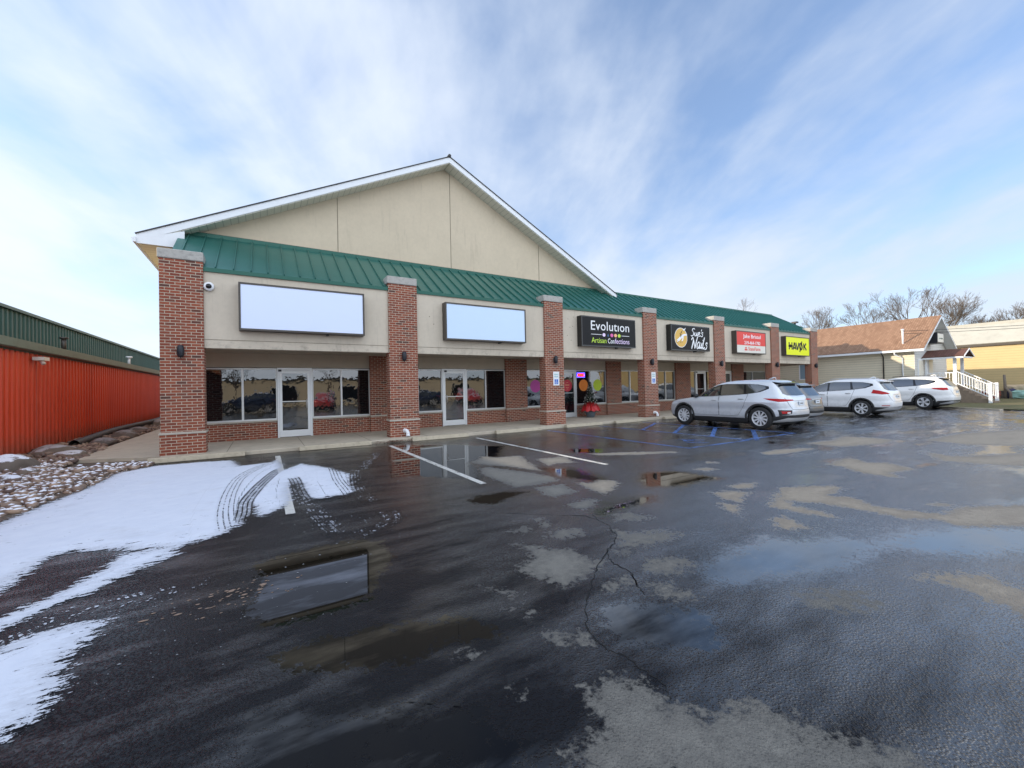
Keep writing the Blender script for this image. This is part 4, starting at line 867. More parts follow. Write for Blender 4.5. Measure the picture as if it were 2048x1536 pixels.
script([[(.20,.88),(.12,1.0),(.03,.92),(.04,.70),(.13,.52),(.15,.25),(.06,.05),(-.03,.16)], [(.24,.55),(.23,.25),(.28,.10),(.36,.22),(.39,.55)], [(.39,.55),(.38,.22),(.43,.10),(.48,.2)], [(.48,.28),(.57,.36),(.60,.52),(.54,.58),(.48,.40),(.50,.15),(.58,.08),(.66,.2)], [(.70,.95),(.68,.72)], [(.84,.52),(.78,.60),(.74,.48),(.82,.32),(.82,.14),(.74,.06),(.69,.14)]], X(.50), X(.86), Z(.43), Z(.10), .026, 'script_lettering')
script([[(-.02,.72),(.04,.90),(.09,.70),(.05,.02)], [(.07,.85),(.15,.45),(.23,.05)], [(.23,.05),(.26,.55),(.30,.98)], [(.47,.46),(.40,.58),(.34,.40),(.34,.12),(.40,.06),(.46,.30),(.48,.54)], [(.48,.54),(.47,.18),(.50,.06),(.55,.2)], [(.59,.52),(.57,.18),(.60,.06),(.65,.2)], [(.61,.72),(.615,.76)], [(.70,.98),(.66,.50),(.67,.12),(.71,.05),(.76,.2)], [(.92,.46),(.86,.56),(.82,.44),(.89,.28),(.88,.10),(.80,.03),(.75,.12)]], X(.48), X(.95), Z(.93), Z(.42), .032, 'script_lettering')
t, X, Z, yf = sign(25.22, 28.36, 'red and white insurance agent sign with phone number', MATS['cream_face'], MATS['bronze'])
wl(MB().box(X(.0)+.05, X(1)-.05, yf-.004, yf, Z(.63), Z(0)-.05), 'red_panel', MATS['sign_red'], t)
text('Jake Bristol', X(.22), X(.82), Z(.36), Z(.14), yf-.004, MATS['txt_white'], t, off=.008)
text('219-464-1782', X(.26), X(.80), Z(.59), Z(.44), yf-.004, MATS['txt_white'], t, off=.008)
text('StateFarm', X(.39), X(.80), Z(.86), Z(.70), yf, MATS['sign_red'], t, off=.006)
m = MB()
for a, b in ((-.07, -.05), (.07, -.05), (0, .06)): disc(m, X(.31)+a, Z(.79)+b, .085, .05, yf, 20)
wl(m, 'red_emblem', MATS['sign_red'], t)
t, X, Z, yf = sign(30.76, 33.92, 'bright yellow sign with dark capital letters, rightmost', MATS['sign_yellow'], MATS['bronze'], 3.25, 4.50)
def bar_letters(segs, name):
    m = MB()
    for (xa, za, xb, zb) in segs:
        A = Vector((X(xa), yf, Z(za))); Bv = Vector((X(xb), yf, Z(zb))); d = (Bv-A).normalized(); q = Vector((-d.z, 0, d.x))*.062
        m.prism([tuple(A-q), tuple(Bv-q), tuple(Bv+q), tuple(A+q)], (0, -.006, 0))
    wl(m, name, MATS['txt_dark'], t)
bar_letters([(.14, .31, .14, .68), (.25, .31, .25, .68), (.11, .50, .28, .50), (.195, .42, .195, .58)], 'letter_h')
bar_letters([(.29, .68, .355, .31), (.355, .31, .42, .68), (.31, .59, .40, .59)], 'letter_a')
bar_letters([(.415, .31, .48, .68), (.48, .68, .545, .31)], 'letter_v')
bar_letters([(.625+.062*math.cos(i*.5236), .495-.165*math.sin(i*.5236), .625+.062*math.cos((i+1)*.5236), .495-.165*math.sin((i+1)*.5236)) for i in range(12)]+[(.575, .78, .675, .22)], 'letter_o_slash')
bar_letters([(.75, .31, .75, .68), (.755, .52, .85, .32), (.775, .47, .86, .67)], 'letter_k')

# ================================================================ small fittings
ll = ['corner', 'second', 'third', 'fourth', 'fifth', 'sixth', 'last']
l0 = None
for k, (x, w) in enumerate(zip(PX, PW)):
    loc = (x+w/2-.02, -.0, 2.65); lab = 'dark up and down wall lamp on the %s brick pillar' % ll[k]
    if l0 is None:
        l0 = thing('wall_lamp', lab, 'wall lamp', loc, 0, 'lamps on the brick pillars')
        MB().lathe([(.0, -.15), (.055, -.15), (.072, -.10), (.078, 0), (.072, .10), (.055, .15), (.0, .15)], (0, -.11, 0), 12).build('lamp_body', MATS['dark_metal'], l0)
        MB().box(-.045, .045, -.06, .0, -.09, .09).build('bracket', MATS['dark_metal'], l0); MB().box(-.012, .012, -.115, -.105, -.19, -.15).build('finial', MATS['dark_metal'], l0)
    else: copy_thing(l0, loc, 0, lab)
for x, lab in ((12.35, 'accessible parking sign on the third brick pillar'), (18.27, 'accessible parking sign on the fourth brick pillar')):
    t = thing('parking_sign', lab, 'parking sign', (x, -.004, 1.6), 0, 'accessible parking signs on the pillars')
    MB().box(0, .305, -.004, 0, 0, .56).build('panel', MATS['white_plastic'], t, bevel=.002)
    MB().box(.06, .245, -.007, -.0045, .05, .25).build('blue_square', MATS['blue_sign'], t)
    m = MB(); n = 14
    for i in range(n-3):
        a, b = math.pi*(.75+i*1.5/(n-3)), math.pi*(.75+(i+1)*1.5/(n-3))
        m.quad(*[(.145+r*math.cos(q), -.0085, .12+r*math.sin(q)) for r, q in ((.052, a), (.052, b), (.040, b), (.040, a))])
    m.quad((.135, -.0085, .13), (.15, -.0085, .13), (.15, -.0085, .20), (.135, -.0085, .20)); m.quad((.135, -.0085, .125), (.19, -.0085, .125), (.19, -.0085, .14), (.135, -.0085, .14)); m.quad((.18, -.0085, .08), (.195, -.0085, .08), (.19, -.0085, .135), (.175, -.0085, .135))
    m.poly([(.143+.016*math.cos(i*.628), -.0085, .222+.016*math.sin(i*.628)) for i in range(10)]); m.build('wheelchair_symbol', MATS['txt_white'], t, normals=False)
    for s, a, b in (('RESERVED', .42, .475), ('PARKING', .33, .385)):
        text(s, x+.05, x+.255, 1.6+a, 1.6+b, -.0085, MATS['teal_txt'], t, th=.002)
sc = thing('security_camera', 'white dome security camera on the first fascia panel', 'camera', (1.02, .075, 4.40))
MB().lathe([(.0, .0), (.115, .0), (.12, -.05), (.10, -.09), (.0, -.09)], (0, 0, 0), 20, axis='y').build('housing', MATS['white_plastic'], sc)
MB().lathe([(.068, -.09), (.062, -.12), (.035, -.145), (.0, -.15)], (0, 0, 0), 16, axis='y').build('dome', MATS['black_gloss'], sc)
for x, lab in ((6.23, 'white plastic downspout elbow at the second brick pillar'), (18.42, 'white plastic downspout elbow at the fourth brick pillar')):
    m = MB(); m.tube([(x-.04, .0, .20), (x-.03, -.09, .215), (x, -.14, .19), (x+.02, -.16, .12), (x+.02, -.18, .02)], [.055, .058, .06, .06, .055], 14)
    m.tube([(x-.04, -.01, .2), (x-.04, -.04, .2)], .068, 14); m.tube([(x+.02, -.165, .08), (x+.02, -.18, .02)], .066, 14)
    tag(m.build('downspout_elbow', MATS['white_plastic']), lab, 'downspout elbow', 'white downspout elbows at pillar feet')
for x, c, lab in ((13.33, 'decal_magenta', 'magenta round decal on the window left of the third pillar'), (15.24, 'decal_red', 'red round decal on the confectionery door'), (16.33, 'decal_orange', 'orange round decal under the neon sign'), (17.30, 'decal_lime', 'lime green round decal behind the christmas tree')):
    tt = tag(disc(MB(), x, 1.60, .30, .30, YW-.017 if c == 'decal_red' else YW+.0085, 36, .003).build('round_decal', MATS[c]), lab, 'decal', 'coloured round decals on the shop glass')
    if c == 'decal_red':
        q = MB()
        for z, wd in ((1.74, .12), (1.64, .26), (1.60, .26), (1.50, .2), (1.42, .12)): q.box(x-wd/2, x+wd/2, YW-.022, YW-.0205, z, z+.018)
        q.build('printed_lines', MATS['dot_peach'], tt)
ns = thing('neon_sign', 'small blue framed neon sign reading OPEN behind glass', 'neon sign', (16.12, YW-.04, 2.0))
wl(MB().box(15.86, 16.38, YW-.038, YW-.03, 1.99, 2.26), 'backing', MATS['black_gloss'], ns)
m = MB(); 
for a in (((15.88, 2.01), (16.36, 2.01)), ((16.36, 2.01), (16.36, 2.24)), ((16.36, 2.24), (15.88, 2.24)), ((15.88, 2.24), (15.88, 2.01))): m.tube([(a[0][0], YW-.05, a[0][1]), (a[1][0], YW-.05, a[1][1])], .013, 6)
wl(m, 'blue_tube', MATS['neon_blue'], ns)
text('OPEN', 15.92, 16.32, 2.06, 2.19, YW-.045, MATS['neon_red'], ns, off=.01)
# christmas tree
ct = thing('christmas_tree', 'small decorated christmas tree with red skirt in a grey pot', 'christmas tree', (16.08, 1.95, 0))
MB().lathe([(.0, .0), (.16, .0), (.20, .05), (.27, .26), (.28, .30), (.25, .30), (.0, .28)], (0, 0, 0), 24).build('pot', MATS['pot_gray'], ct)
m = MB(); n = 64; vs = []
prof = [(.10, .78), (.24, .72), (.33, .62), (.38, .50), (.42, .40), (.45, .33)]
for r, h in prof:
    for k in range(n):
        a = 2*math.pi*k/n; rr = r*(1+.10*math.sin(a*9+1)*(r/.43)+.04*math.sin(a*17)); hh = h-.03*math.sin(a*9)*(r/.43); vs.append((rr*math.cos(a), rr*math.sin(a), hh))
m.add(vs, [(i*n+k, i*n+(k+1) % n, (i+1)*n+(k+1) % n, (i+1)*n+k) for i in range(len(prof)-1) for k in range(n)], 0, True); m.build('tree_skirt', MATS['red_cloth'], ct)
m = MB()
for i in range(4200):
    h = random.random()**1.25; r0 = .33*(1-h)+.015; a = random.uniform(0, 6.28); r = r0*math.sqrt(random.random())*1.15; z = .62+h*1.12-r*.15
    d = Vector((math.cos(a), math.sin(a), random.uniform(-.5, .6))); d.normalize(); c = Vector((r*math.cos(a), r*math.sin(a), z)); L = random.uniform(.04, .09); s = d.cross(Vector((0, 0, 1))).normalized()*.013
    m.quad(c-s, c+s, c+d*L+s*.3, c+d*L-s*.3)
m.build('foliage', MATS['needle'], ct, normals=False)
m = MB()
for i in range(90):
    h = random.random()**1.2; a = random.uniform(0, 6.28); r = (.34*(1-h)+.03); m.lathe([(0, -.016), (.019, -.011), (.022, 0), (.019, .011), (0, .02)], (r*math.cos(a), r*math.sin(a), .64+h*1.08), 6)
m.build('baubles', MATS['bauble'], ct)
# ================================================================ cars
def pchip(xs, ys):
    xs, ys = np.array(xs, float), np.array(ys, float)
    if xs[0] > xs[-1]: xs, ys = xs[::-1], ys[::-1]
    h = np.diff(xs); d = np.diff(ys)/h; m = np.zeros(len(xs)); m[0], m[-1] = d[0], d[-1]
    for i in range(1, len(xs)-1):
        if d[i-1]*d[i] > 0: w1 = 2*h[i]+h[i-1]; w2 = h[i]+2*h[i-1]; m[i] = (w1+w2)/(w1/d[i-1]+w2/d[i])
    def f(x):
        x = np.clip(x, xs[0], xs[-1]); k = np.clip(np.searchsorted(xs, x)-1, 0, len(xs)-2); t = (x-xs[k])/h[k]
        return (1+2*t)*(1-t)**2*ys[k]+t*(1-t)**2*h[k]*m[k]+t*t*(3-2*t)*ys[k+1]+t*t*(t-1)*h[k]*m[k+1]
    return f
def paint(name, col, metal, rough=.32):
    def fn(t, p):
        o = t.obj(); z = t.sep(o)[2]; n = t.noise(o, 6, 5, .7); k = t.math('ADD', z, t.math('MULTIPLY', n, -.8))
        d = t.mapr(k, -.15, .55, .55, 0, True); t.put(p.inputs['Base Color'], t.mix(d, col, tuple(.25*c+.16 for c in col)))
        t.put(p.inputs['Roughness'], t.mapr(d, 0, .55, rough, .7)); t.put(p.inputs['Coat Weight'], t.mapr(d, 0, .5, 1, .1))
    m = mat(name, col, rough, metal=metal, coat=1, fn=fn); m.node_tree.nodes['Principled BSDF'].inputs['Coat Roughness'].default_value = .06; return m
paint('silver_paint', (.60, .63, .67), .4); paint('white_paint_car', (.78, .79, .80), .0, .3); paint('pearl_paint', (.80, .80, .78), .0, .3)
paint('gray_paint', (.12, .125, .13), .6); paint('red_car_paint', (.50, .01, .012), .1); paint('navy_paint', (.01, .02, .06), .3)
mat('car_glass', (.012, .015, .018), .03, ior=2.3); mat('tyre', (.012, .012, .013), .75); mat('rim', (.62, .63, .65), .4, metal=.25); mat('rim_dark', (.02, .02, .02), .5)
mat('cladding', (.02, .02, .021), .6); mat('tail_red', (.42, .003, .006), .25, spec=.3); mat('tail_clear', (.75, .72, .72), .15, coat=1); mat('silver_trim', (.5, .5, .5), .35, metal=.5)
mat('plate_white', (.6, .66, .72), .4); mat('headlight', (.7, .72, .75), .1, coat=1); mat('gap', (.01, .01, .01), .8)
class Car:
    def __init__(s, c):
        s.c = c; H = c['H']; L = c['L']; s.L = L; s.H = H
        sc = lambda T: ([a*H/1.68 for a, b in T], [b*L/4.77 for a, b in T])
        s.xf = pchip(*sc(c.get('front') or [(.20, 2.12), (.30, 2.30), (.45, 2.375), (.62, 2.385), (.78, 2.35), (.88, 2.27), (.95, 2.10), (1.0, 1.82), (1.05, 1.45), (1.09, 1.12), (1.2, .93), (1.35, .66), (1.48, .40), (1.58, .12), (1.64, -.18), (1.672, -.55), (1.68, -.85)]))
        s.xr = pchip(*sc(c.get('rear') or [(.20, -2.05), (.32, -2.28), (.48, -2.375), (.60, -2.385), (.75, -2.35), (.95, -2.31), (1.08, -2.26), (1.2, -2.17), (1.35, -2.06), (1.48, -1.97), (1.56, -1.90), (1.62, -1.80), (1.66, -1.55), (1.68, -1.1)]))
        w = c['W']/2
        s.W = pchip([z*H/1.68 for z in (.20, .30, .42, .56, .68, .80, .90, .96, 1.02, 1.10, 1.2, 1.35, 1.48, 1.56, 1.61, 1.645, 1.67, 1.68)], [w*k for k in (.86, .945, .985, .99, .975, .995, 1.0, .985, .965, .935, .90, .85, .80, .765, .72, .62, .42, .15)])
        s.n = pchip([.2*H/1.68, .7*H/1.68, 1.05*H/1.68, 1.3*H/1.68, 1.6*H/1.68, H], [5.0, 5.2, 5.5, 6.5, 6.0, 4.0])
        s.zmin = .20*H/1.68
    def par(s, z): xf, xr = float(s.xf(z)), float(s.xr(z)); return (xf+xr)/2, (xf-xr)/2, float(s.W(z)), float(s.n(z))
    def side(s, x, z):
        xc, a, W, n = s.par(z); k = min(1, abs((x-xc)/a)); return W*(max(0, 1-k**n))**(1/n)
    def ring(s, z, N=160):
        xc, a, W, n = s.par(z); th = np.linspace(0, 2*np.pi, 1601)[:-1]; c, q = np.cos(th+np.pi), np.sin(th+np.pi)
        x = xc+a*np.sign(c)*np.abs(c)**(2/n); y = W*np.sign(q)*np.abs(q)**(2/n)
        xx = np.append(x, x[0]); yy = np.append(y, y[0]); d = np.append(0, np.cumsum(np.hypot(np.diff(xx), np.diff(yy))))
        t = np.linspace(0, d[-1], N+1)[:-1]; return np.interp(t, d, xx), np.interp(t, d, yy)
    def rear_pt(s, d, z, off=.004):      # d: signed distance along the surface from the rear centre; + is the left (+y) side
        xc, a, W, n = s.par(z); k = (z, ); 
        th = np.linspace(0, np.pi, 800); x = xc-a*np.abs(np.cos(th))**(2/n)*np.sign(np.cos(th)); y = W*np.abs(np.sin(th))**(2/n)
        D = np.append(0, np.cumsum(np.hypot(np.diff(x), np.diff(y)))); q = abs(d); px = np.interp(q, D, x); py = np.interp(q, D, y)
        px2 = np.interp(q+.01, D, x); py2 = np.interp(q+.01, D, y); tx, ty = px2-px, py2-py; l = math.hypot(tx, ty)+1e-9
        nx, ny = -ty/l, tx/l
        return (px+nx*off, math.copysign(1, d)*(py+ny*off), z)
    def side_pt(s, x, z, sgn=1, off=.004): return (x, sgn*(s.side(x, z)+off), z)
def interp_poly(P, t):
    P = [np.array(p, float) for p in P]; k = t*(len(P)-1); i = min(int(k), len(P)-2); return P[i]+(P[i+1]-P[i])*(k-i)
def patch(mb, fn, lo, hi, nu=12, nv=6, mi=0):
    vs = []
    for j in range(nv+1):
        for i in range(nu+1):
            a, b = interp_poly(lo, i/nu), interp_poly(hi, i/nu); p = a+(b-a)*j/nv; vs.append(fn(p[0], p[1]))
    mb.add(vs, [(j*(nu+1)+i, j*(nu+1)+i+1, (j+1)*(nu+1)+i+1, (j+1)*(nu+1)+i) for j in range(nv) for i in range(nu)], mi, True); return mb
def gapline(mb, fn, pts, w=.007, mi=0):
    for (a, b) in zip(pts[:-1], pts[1:]):
        a, b = np.array(a), np.array(b); d = (b-a)/np.linalg.norm(b-a); q = np.array([-d[1], d[0]])*w/2
        patch(mb, fn, [a-q, b-q], [a+q, b+q], 6, 1, mi)
def make_wheel(style, R):
    n = {'ten': 10, 'seven': 8, 'five': 5}[style]; w = .23; t = MB(); n = {'ten': 10, 'seven': 7, 'five': 5}[style]
    t.lathe([(R*.66, -w/2+.015), (R*.93, -w/2), (R*.985, -w/2+.03), (R, -w/2+.06), (R, w/2-.06), (R*.985, w/2-.03), (R*.93, w/2), (R*.66, w/2-.015)], (0, 0, 0), 40, axis='y')
    r = MB(); r.lathe([(R*.67, w/2-.01), (R*.64, w/2-.004), (R*.62, w/2-.03), (R*.60, -w/2+.02)], (0, 0, 0), 40, axis='y')
    r.lathe([(.0, w/2-.035), (R*.13, w/2-.035), (R*.16, w/2-.06)], (0, 0, 0), 20, axis='y')
    for i in range(n):
        a = 2*math.pi*i/n; pair = ((-.10, .0), (.10, .0)) if style == 'five' else ((0, .22 if style == 'ten' else .0),)
        for off, tw in pair:
            b = a+off*1.6+tw
            p0, p1 = Vector((math.cos(a+off)*R*.12, 0, math.sin(a+off)*R*.12)), Vector((math.cos(b)*R*.64, 0, math.sin(b)*R*.64))
            d = (p1-p0).normalized(); q = Vector((-d.z, 0, d.x)); h0 = R*(.05 if style != 'five' else .06); h1 = R*(.075 if style == 'ten' else .105 if style == 'seven' else .085)
            y0, y1 = w/2-.075, w/2-.032
            r.prism([tuple(p0-q*h0+Vector((0, y0, 0))), tuple(p0+q*h0+Vector((0, y0, 0))), tuple(p1+q*h1+Vector((0, y0, 0))), tuple(p1-q*h1+Vector((0, y0, 0)))], (0, y1-y0, 0))
    k = MB().lathe([(0, w/2-.11), (R*.62, w/2-.11)], (0, 0, 0), 30, axis='y')
    return t, r, k
def make_car(name, label, cat, c, loc, rz, group):
    car = Car(c); root = thing(name, label, cat, loc, rz, group); P = MATS[c['paint']]; H, L = c['H'], c['L']; K = H/1.68; XL = L/4.77
    R = c['R']; xw = (c['rw'], c['rw']+c['wb']); N = 160
    zs = np.unique(np.concatenate([np.linspace(car.zmin, .9*K, 22), np.linspace(.9*K, 1.14*K, 22), np.linspace(1.14*K, 1.55*K, 16), np.linspace(1.55*K, H-.0005, 18)]))
    vs = []; 
    for z in zs:
        x, y = car.ring(z, N); vs += [(float(a), float(b), float(z)) for a, b in zip(x, y)]
    n = len(zs); fs = [(i*N+k, (i*N+(k+1) % N), (i+1)*N+(k+1) % N, (i+1)*N+k) for i in range(n-1) for k in range(N)]
    fs += [tuple(range(N-1, -1, -1)), tuple((n-1)*N+k for k in range(N))]
    m = MB().add(vs, fs, 0, True); body = m.build('body', [P, MATS['cladding'], MATS['gap']], root)
    cut = MB()
    for xx in xw:
        for sg in (1, -1): cut.tube([(xx, sg*.52, R+.01), (xx, sg*1.3, R+.01)], R+.055, 48, sm=False)
    co = cut.build('cut', MATS['gap']); bo = body.modifiers.new('x', 'BOOLEAN'); bo.operation = 'DIFFERENCE'; bo.object = co; bo.solver = 'EXACT'
    bpy.context.view_layer.update(); dg = bpy.context.evaluated_depsgraph_get(); me = bpy.data.meshes.new_from_object(body.evaluated_get(dg)); body.modifiers.clear(); body.data = me; bpy.data.objects.remove(co)
    me.materials.clear(); [me.materials.append(q) for q in (P, MATS['cladding'], MATS['gap'])]
    zc = c.get('clad', .40)*K
    for f in me.polygons:
        x, y, z = f.center; inside = any(math.hypot(x-xx, z-R-.01) < R+.05 for xx in xw) and abs(y) > .5
        rim = any(abs(math.hypot(x-xx, z-R-.01)-R-.055) < .004 for xx in xw) and abs(f.normal.y) < .3
        f.material_index = 2 if (inside or rim) else (1 if z < zc-.01 and c.get('clad') else 0)
    bm = bmesh.new(); bm.from_mesh(me)
    bad = [f for f in bm.faces if abs(f.calc_center_median().y) > .7 and abs(f.normal.y) > .7 and any(math.hypot(f.calc_center_median().x-xx, f.calc_center_median().z-R-.01) < R+.053 for xx in xw)]
    bmesh.ops.delete(bm, geom=bad, context='FACES'); bm.to_mesh(me); bm.free()
    me.set_sharp_from_angle(angle=rad(38))
    # arch cladding
    if c.get('arch', True):
        a = MB()
        for xx in xw:
            for sg in (1, -1):
                r0, r1 = R+.035, R+.11
                for i in range(24):
                    t0, t1 = rad(-12+204*i/24), rad(-12+204*(i+1)/24); q = []
                    for r, t, o in ((r0, t0, -.03), (r0, t0, .012), (r1, t0, .012), (r1, t0, -.01), (r0, t1, -.03), (r0, t1, .012), (r1, t1, .012), (r1, t1, -.01)):
                        X, Z = xx+r*math.cos(t), max(car.zmin+.01, R+.01+r*math.sin(t)); q.append((X, sg*(car.side(X, Z)+o), Z))
                    a.add(q, [(1, 5, 6, 2), (0, 4, 5, 1), (2, 6, 7, 3)], 0, True)
        a.build('wheel_arch_trim', MATS['cladding'], root)
    g = c['glass']; S2 = lambda p: (p[0]*XL, p[1]*K)
    for sg in (1, -1):
        f = lambda o: (lambda x, z: car.side_pt(x, z, sg, o))
        # black surround + panes
        tr = MB(); patch(tr, f(.0035), [S2(p) for p in g['all'][0]], [S2(p) for p in g['all'][1]], 30, 8); tr.build('window_trim', MATS[g.get('trim', 'black_gloss')], root)
        for k in ('w1', 'w2', 'w3'):
            if k in g: patch(MB(), f(.007), [S2(p) for p in g[k][0]], [S2(p) for p in g[k][1]], 12, 6).build('side_window', MATS['car_glass'], root)
        # doors
        for (lo, hi, hx, hz) in c['doors']:
            d = MB(); lo2, hi2 = [S2(p) for p in lo], [S2(p) for p in hi]
            patch(d, f(.0028), lo2, hi2, 14, 12); gapline(d, f(.0045), [lo2[0]]+hi2+[lo2[-1]], .009, 1); gapline(d, f(.0045), lo2, .009, 1)
            do = d.build('door', [P, MATS['gap']], root)
            hm = MB(); X, Z = hx*XL, hz*K; y = car.side(X, Z)
            hm.tube([(X-.10, sg*(y+.012), Z), (X-.07, sg*(y+.032), Z+.003), (X+.07, sg*(y+.032), Z+.003), (X+.10, sg*(y+.012), Z)], [.012, .016, .016, .012], 8); hm.build('handle', MATS['silver_trim'] if c.get('chrome') else P, do)
        # mirror
        mx, mz = c['mirror'][0]*XL, c['mirror'][1]*K; y = car.side(mx, mz); mm = MB()
        mm.lathe([(0, -.10), (.05, -.095), (.078, -.05), (.085, 0), (.075, .05), (.04, .085), (0, .095)], (mx, sg*(y+.15), mz+.03), 12, axis='y').box(mx-.03, mx+.03, min(sg*y, sg*(y+.1)), max(sg*y, sg*(y+.1)), mz-.03, mz+.0)
        mm.build('mirror', MATS[c.get('mirror_mat', 'black_plastic')], root)
        # sill moulding
        if c.get('sill'):
            q = MB(); patch(q, f(.010), [(xw[0]+R+.16, .385*K), (xw[1]-R-.14, .36*K)], [(xw[0]+R+.12, .425*K), (xw[1]-R-.12, .385*K)], 16, 2); q.build('sill_moulding', MATS['silver_trim'], root)
        if c.get('rails'):
            q = MB(); q.tube([(x*XL, sg*car.W(1.60*K)*.80, (1.665+.035*math.sin(math.pi*i/12)**.3)*K) for i, x in enumerate(np.linspace(-1.55, .02, 13))], .016, 8); q.build('roof_rail', MATS[c['rails']], root)
        # head and tail lights
        fr = MB(); xs_ = [(2.26, .72), (2.05, .80), (1.75, .86)] ; patch(fr, f(.006), [(1.78*XL, .86*K), (2.24*XL, .74*K)], [(1.80*XL, .88*K), (2.18*XL, .87*K)], 10, 3); fr.build('headlight', MATS['headlight'], root)
    for sg in (1, -1):
        f = lambda o: (lambda d, z: car.rear_pt(sg*d, z, o))
        for nm, mt, lo, hi in c['tail']:
            patch(MB(), f(.009), [(a, b*K) for a, b in lo], [(a, b*K) for a, b in hi], 22, 5).build(nm, MATS[mt], root)
    rp = lambda o: (lambda d, z: car.rear_pt(d, z, o))
    q = MB()
    for sg in (1, -1): patch(q, lambda d, z: car.rear_pt(sg*d, z, .006), [(0.001, 1.12*K), (.60, 1.14*K), (.70, 1.20*K)], [(.001, 1.50*K), (.56, 1.49*K), (.64, 1.46*K)], 14, 8)
    q.build('rear_window', MATS['car_glass'], root)
    q = MB()
    x0 = float(car.xr(1.55*K)); W = float(car.W(1.53*K))*.86
    q.prism([(x0+.22, -W, 1.60*K), (x0-.13, -W*.93, 1.545*K), (x0-.14, -W*.93, 1.515*K), (x0+.22, -W, 1.50*K)], (0, 2*W, 0)); q.build('spoiler', MATS[c.get('spoiler', 'black_gloss')], root, bevel=.01)
    q = MB(); 
    for sg in (1, -1): gapline(q, lambda d, z: car.rear_pt(sg*d, z, .005), [(.74, 1.06*K), (.66, .84*K), (.56, .68*K), (.001, .66*K)], .010)
    q.build('tailgate_gap', MATS['gap'], root)
    xr = float(car.xr(.86*K)); MB().box(xr-.03, xr-.012, -.16, .16, .80*K, .93*K).build('license_plate', MATS['plate_white'], root)
    MB().box(xr-.034, xr-.0305, -.09, .09, .855*K, .88*K).build('plate_number', MATS['bronze'], root)
    q = MB()
    for sg in (1, -1): patch(q, lambda d, z: car.rear_pt(sg*d, z, .02), [(.001, .955*K), (.40, .955*K)], [(.001, .975*K), (.40, .975*K)], 6, 1)
    q.build('tailgate_moulding', MATS['silver_trim'], root)
    # bumper: dark valance and silver skid
    q = MB()
    for sg in (1, -1): patch(q, lambda d, z: car.rear_pt(sg*d, z, .012), [(.001, .22*K), (1.1, .22*K), (1.25, .22*K)], [(.001, c.get('bump', .52)*K), (.80, c.get('bump', .52)*K), (1.25, .42*K)], 20, 6)
    q.build('rear_bumper', MATS['cladding'], root)
    q = MB()
    for sg in (1, -1): patch(q, lambda d, z: car.rear_pt(sg*d, z, .03), [(.001, .28*K), (.62, .28*K), (.95, .24*K)], [(.001, .40*K), (.72, .42*K), (1.02, .30*K)], 16, 4)
    q.build('skid_plate', MATS['silver_trim'], root)
    q = MB(); q.tube([(-1.35*XL, 0, H-.005), (-1.5*XL, 0, H+.055), (-1.56*XL, 0, H+.05), (-1.58*XL, 0, H-.03)], [.03, .022, .012, .01], 8); q.build('roof_antenna', P, root)
    MB().box(-1.9*XL, 1.9*XL, -.62, .62, .16, .3).build('underbody', MATS['gap'], root)
    key = (c['style'], R)
    for xx in xw:
        for sg in (1, -1):
            t, r, k = make_wheel(c['style'], R)
            hub = t.build('wheel', MATS['tyre'], root); hub.location = (xx, sg*(c['W']/2-.125), R); hub.rotation_euler = (0, 0, 0 if sg > 0 else math.pi)
            r.build('rim', MATS['rim'], hub); k.build('brake_disc', MATS['rim_dark'], hub)
    return root
G1 = dict(all=([(1.10, 1.085), (.6, 1.10), (.0, 1.13), (-.6, 1.165), (-1.15, 1.205), (-1.45, 1.25), (-1.72, 1.36)], [(1.02, 1.13), (.66, 1.355), (.36, 1.495), (-.2, 1.545), (-.9, 1.535), (-1.35, 1.51), (-1.70, 1.44)]),
    w1=([(.98, 1.10), (.5, 1.112), (.03, 1.135)], [(.94, 1.13), (.50, 1.41), (.02, 1.515)]), w2=([(-.05, 1.14), (-.45, 1.165), (-.90, 1.195)], [(-.05, 1.525), (-.45, 1.53), (-.86, 1.52)]), w3=([(-1.00, 1.205), (-1.3, 1.235), (-1.62, 1.36)], [(-.93, 1.515), (-1.3, 1.50), (-1.60, 1.44)]))
D1 = [([(1.14, .43), (.6, .43), (.02, .43)], [(1.18, 1.06), (.6, 1.085), (.02, 1.115)], .20, .97), ([(.0, .43), (-.45, .43), (-.72, .46), (-.93, .80)], [(.0, 1.115), (-.45, 1.145), (-.8, 1.175), (-1.05, 1.19)], -.82, 1.02)]
T1 = [('tail_light', 'tail_red', [(.70, .945), (.95, .93), (1.22, .985)], [(.70, 1.015), (.95, 1.035), (1.38, 1.045)]), ('tail_light_inner', 'tail_red', [(.42, .965), (.70, .955)], [(.44, 1.0), (.70, 1.012)]),
    ('fog_light', 'cladding', [(.62, .55), (.98, .47)], [(.60, .66), (1.02, .67)]), ('reflector', 'tail_red', [(.68, .575), (.90, .54)], [(.66, .62), (.93, .63)]), ('reverse_light', 'tail_clear', [(.66, .56), (.76, .55)], [(.66, .60), (.76, .60)])]
base = dict(L=4.80, W=1.89, H=1.74, R=.39, rw=-1.46, wb=2.98, paint='silver_paint', style='ten', glass=G1, doors=D1, tail=T1, mirror=(.98, 1.10), clad=.36, chrome=True, sill=True, spoiler='black_gloss', bump=.50)
cg = 'cars parked nose in along the shops'
make_car('parked_car', 'silver grey suv parked nearest the camera beside the blue stripes', 'car', base, (17.80, -4.27, LOTZ), rad(90), cg)
T2 = [('tail_light', 'tail_red', [(.62, 1.0), (.90, .97), (1.26, 1.03)], [(.66, 1.03), (.92, 1.14), (1.10, 1.18)]), ('reflector', 'tail_red', [(.70, .47), (.98, .47)], [(.70, .50), (.98, .50)])]
G2 = dict(G1); 
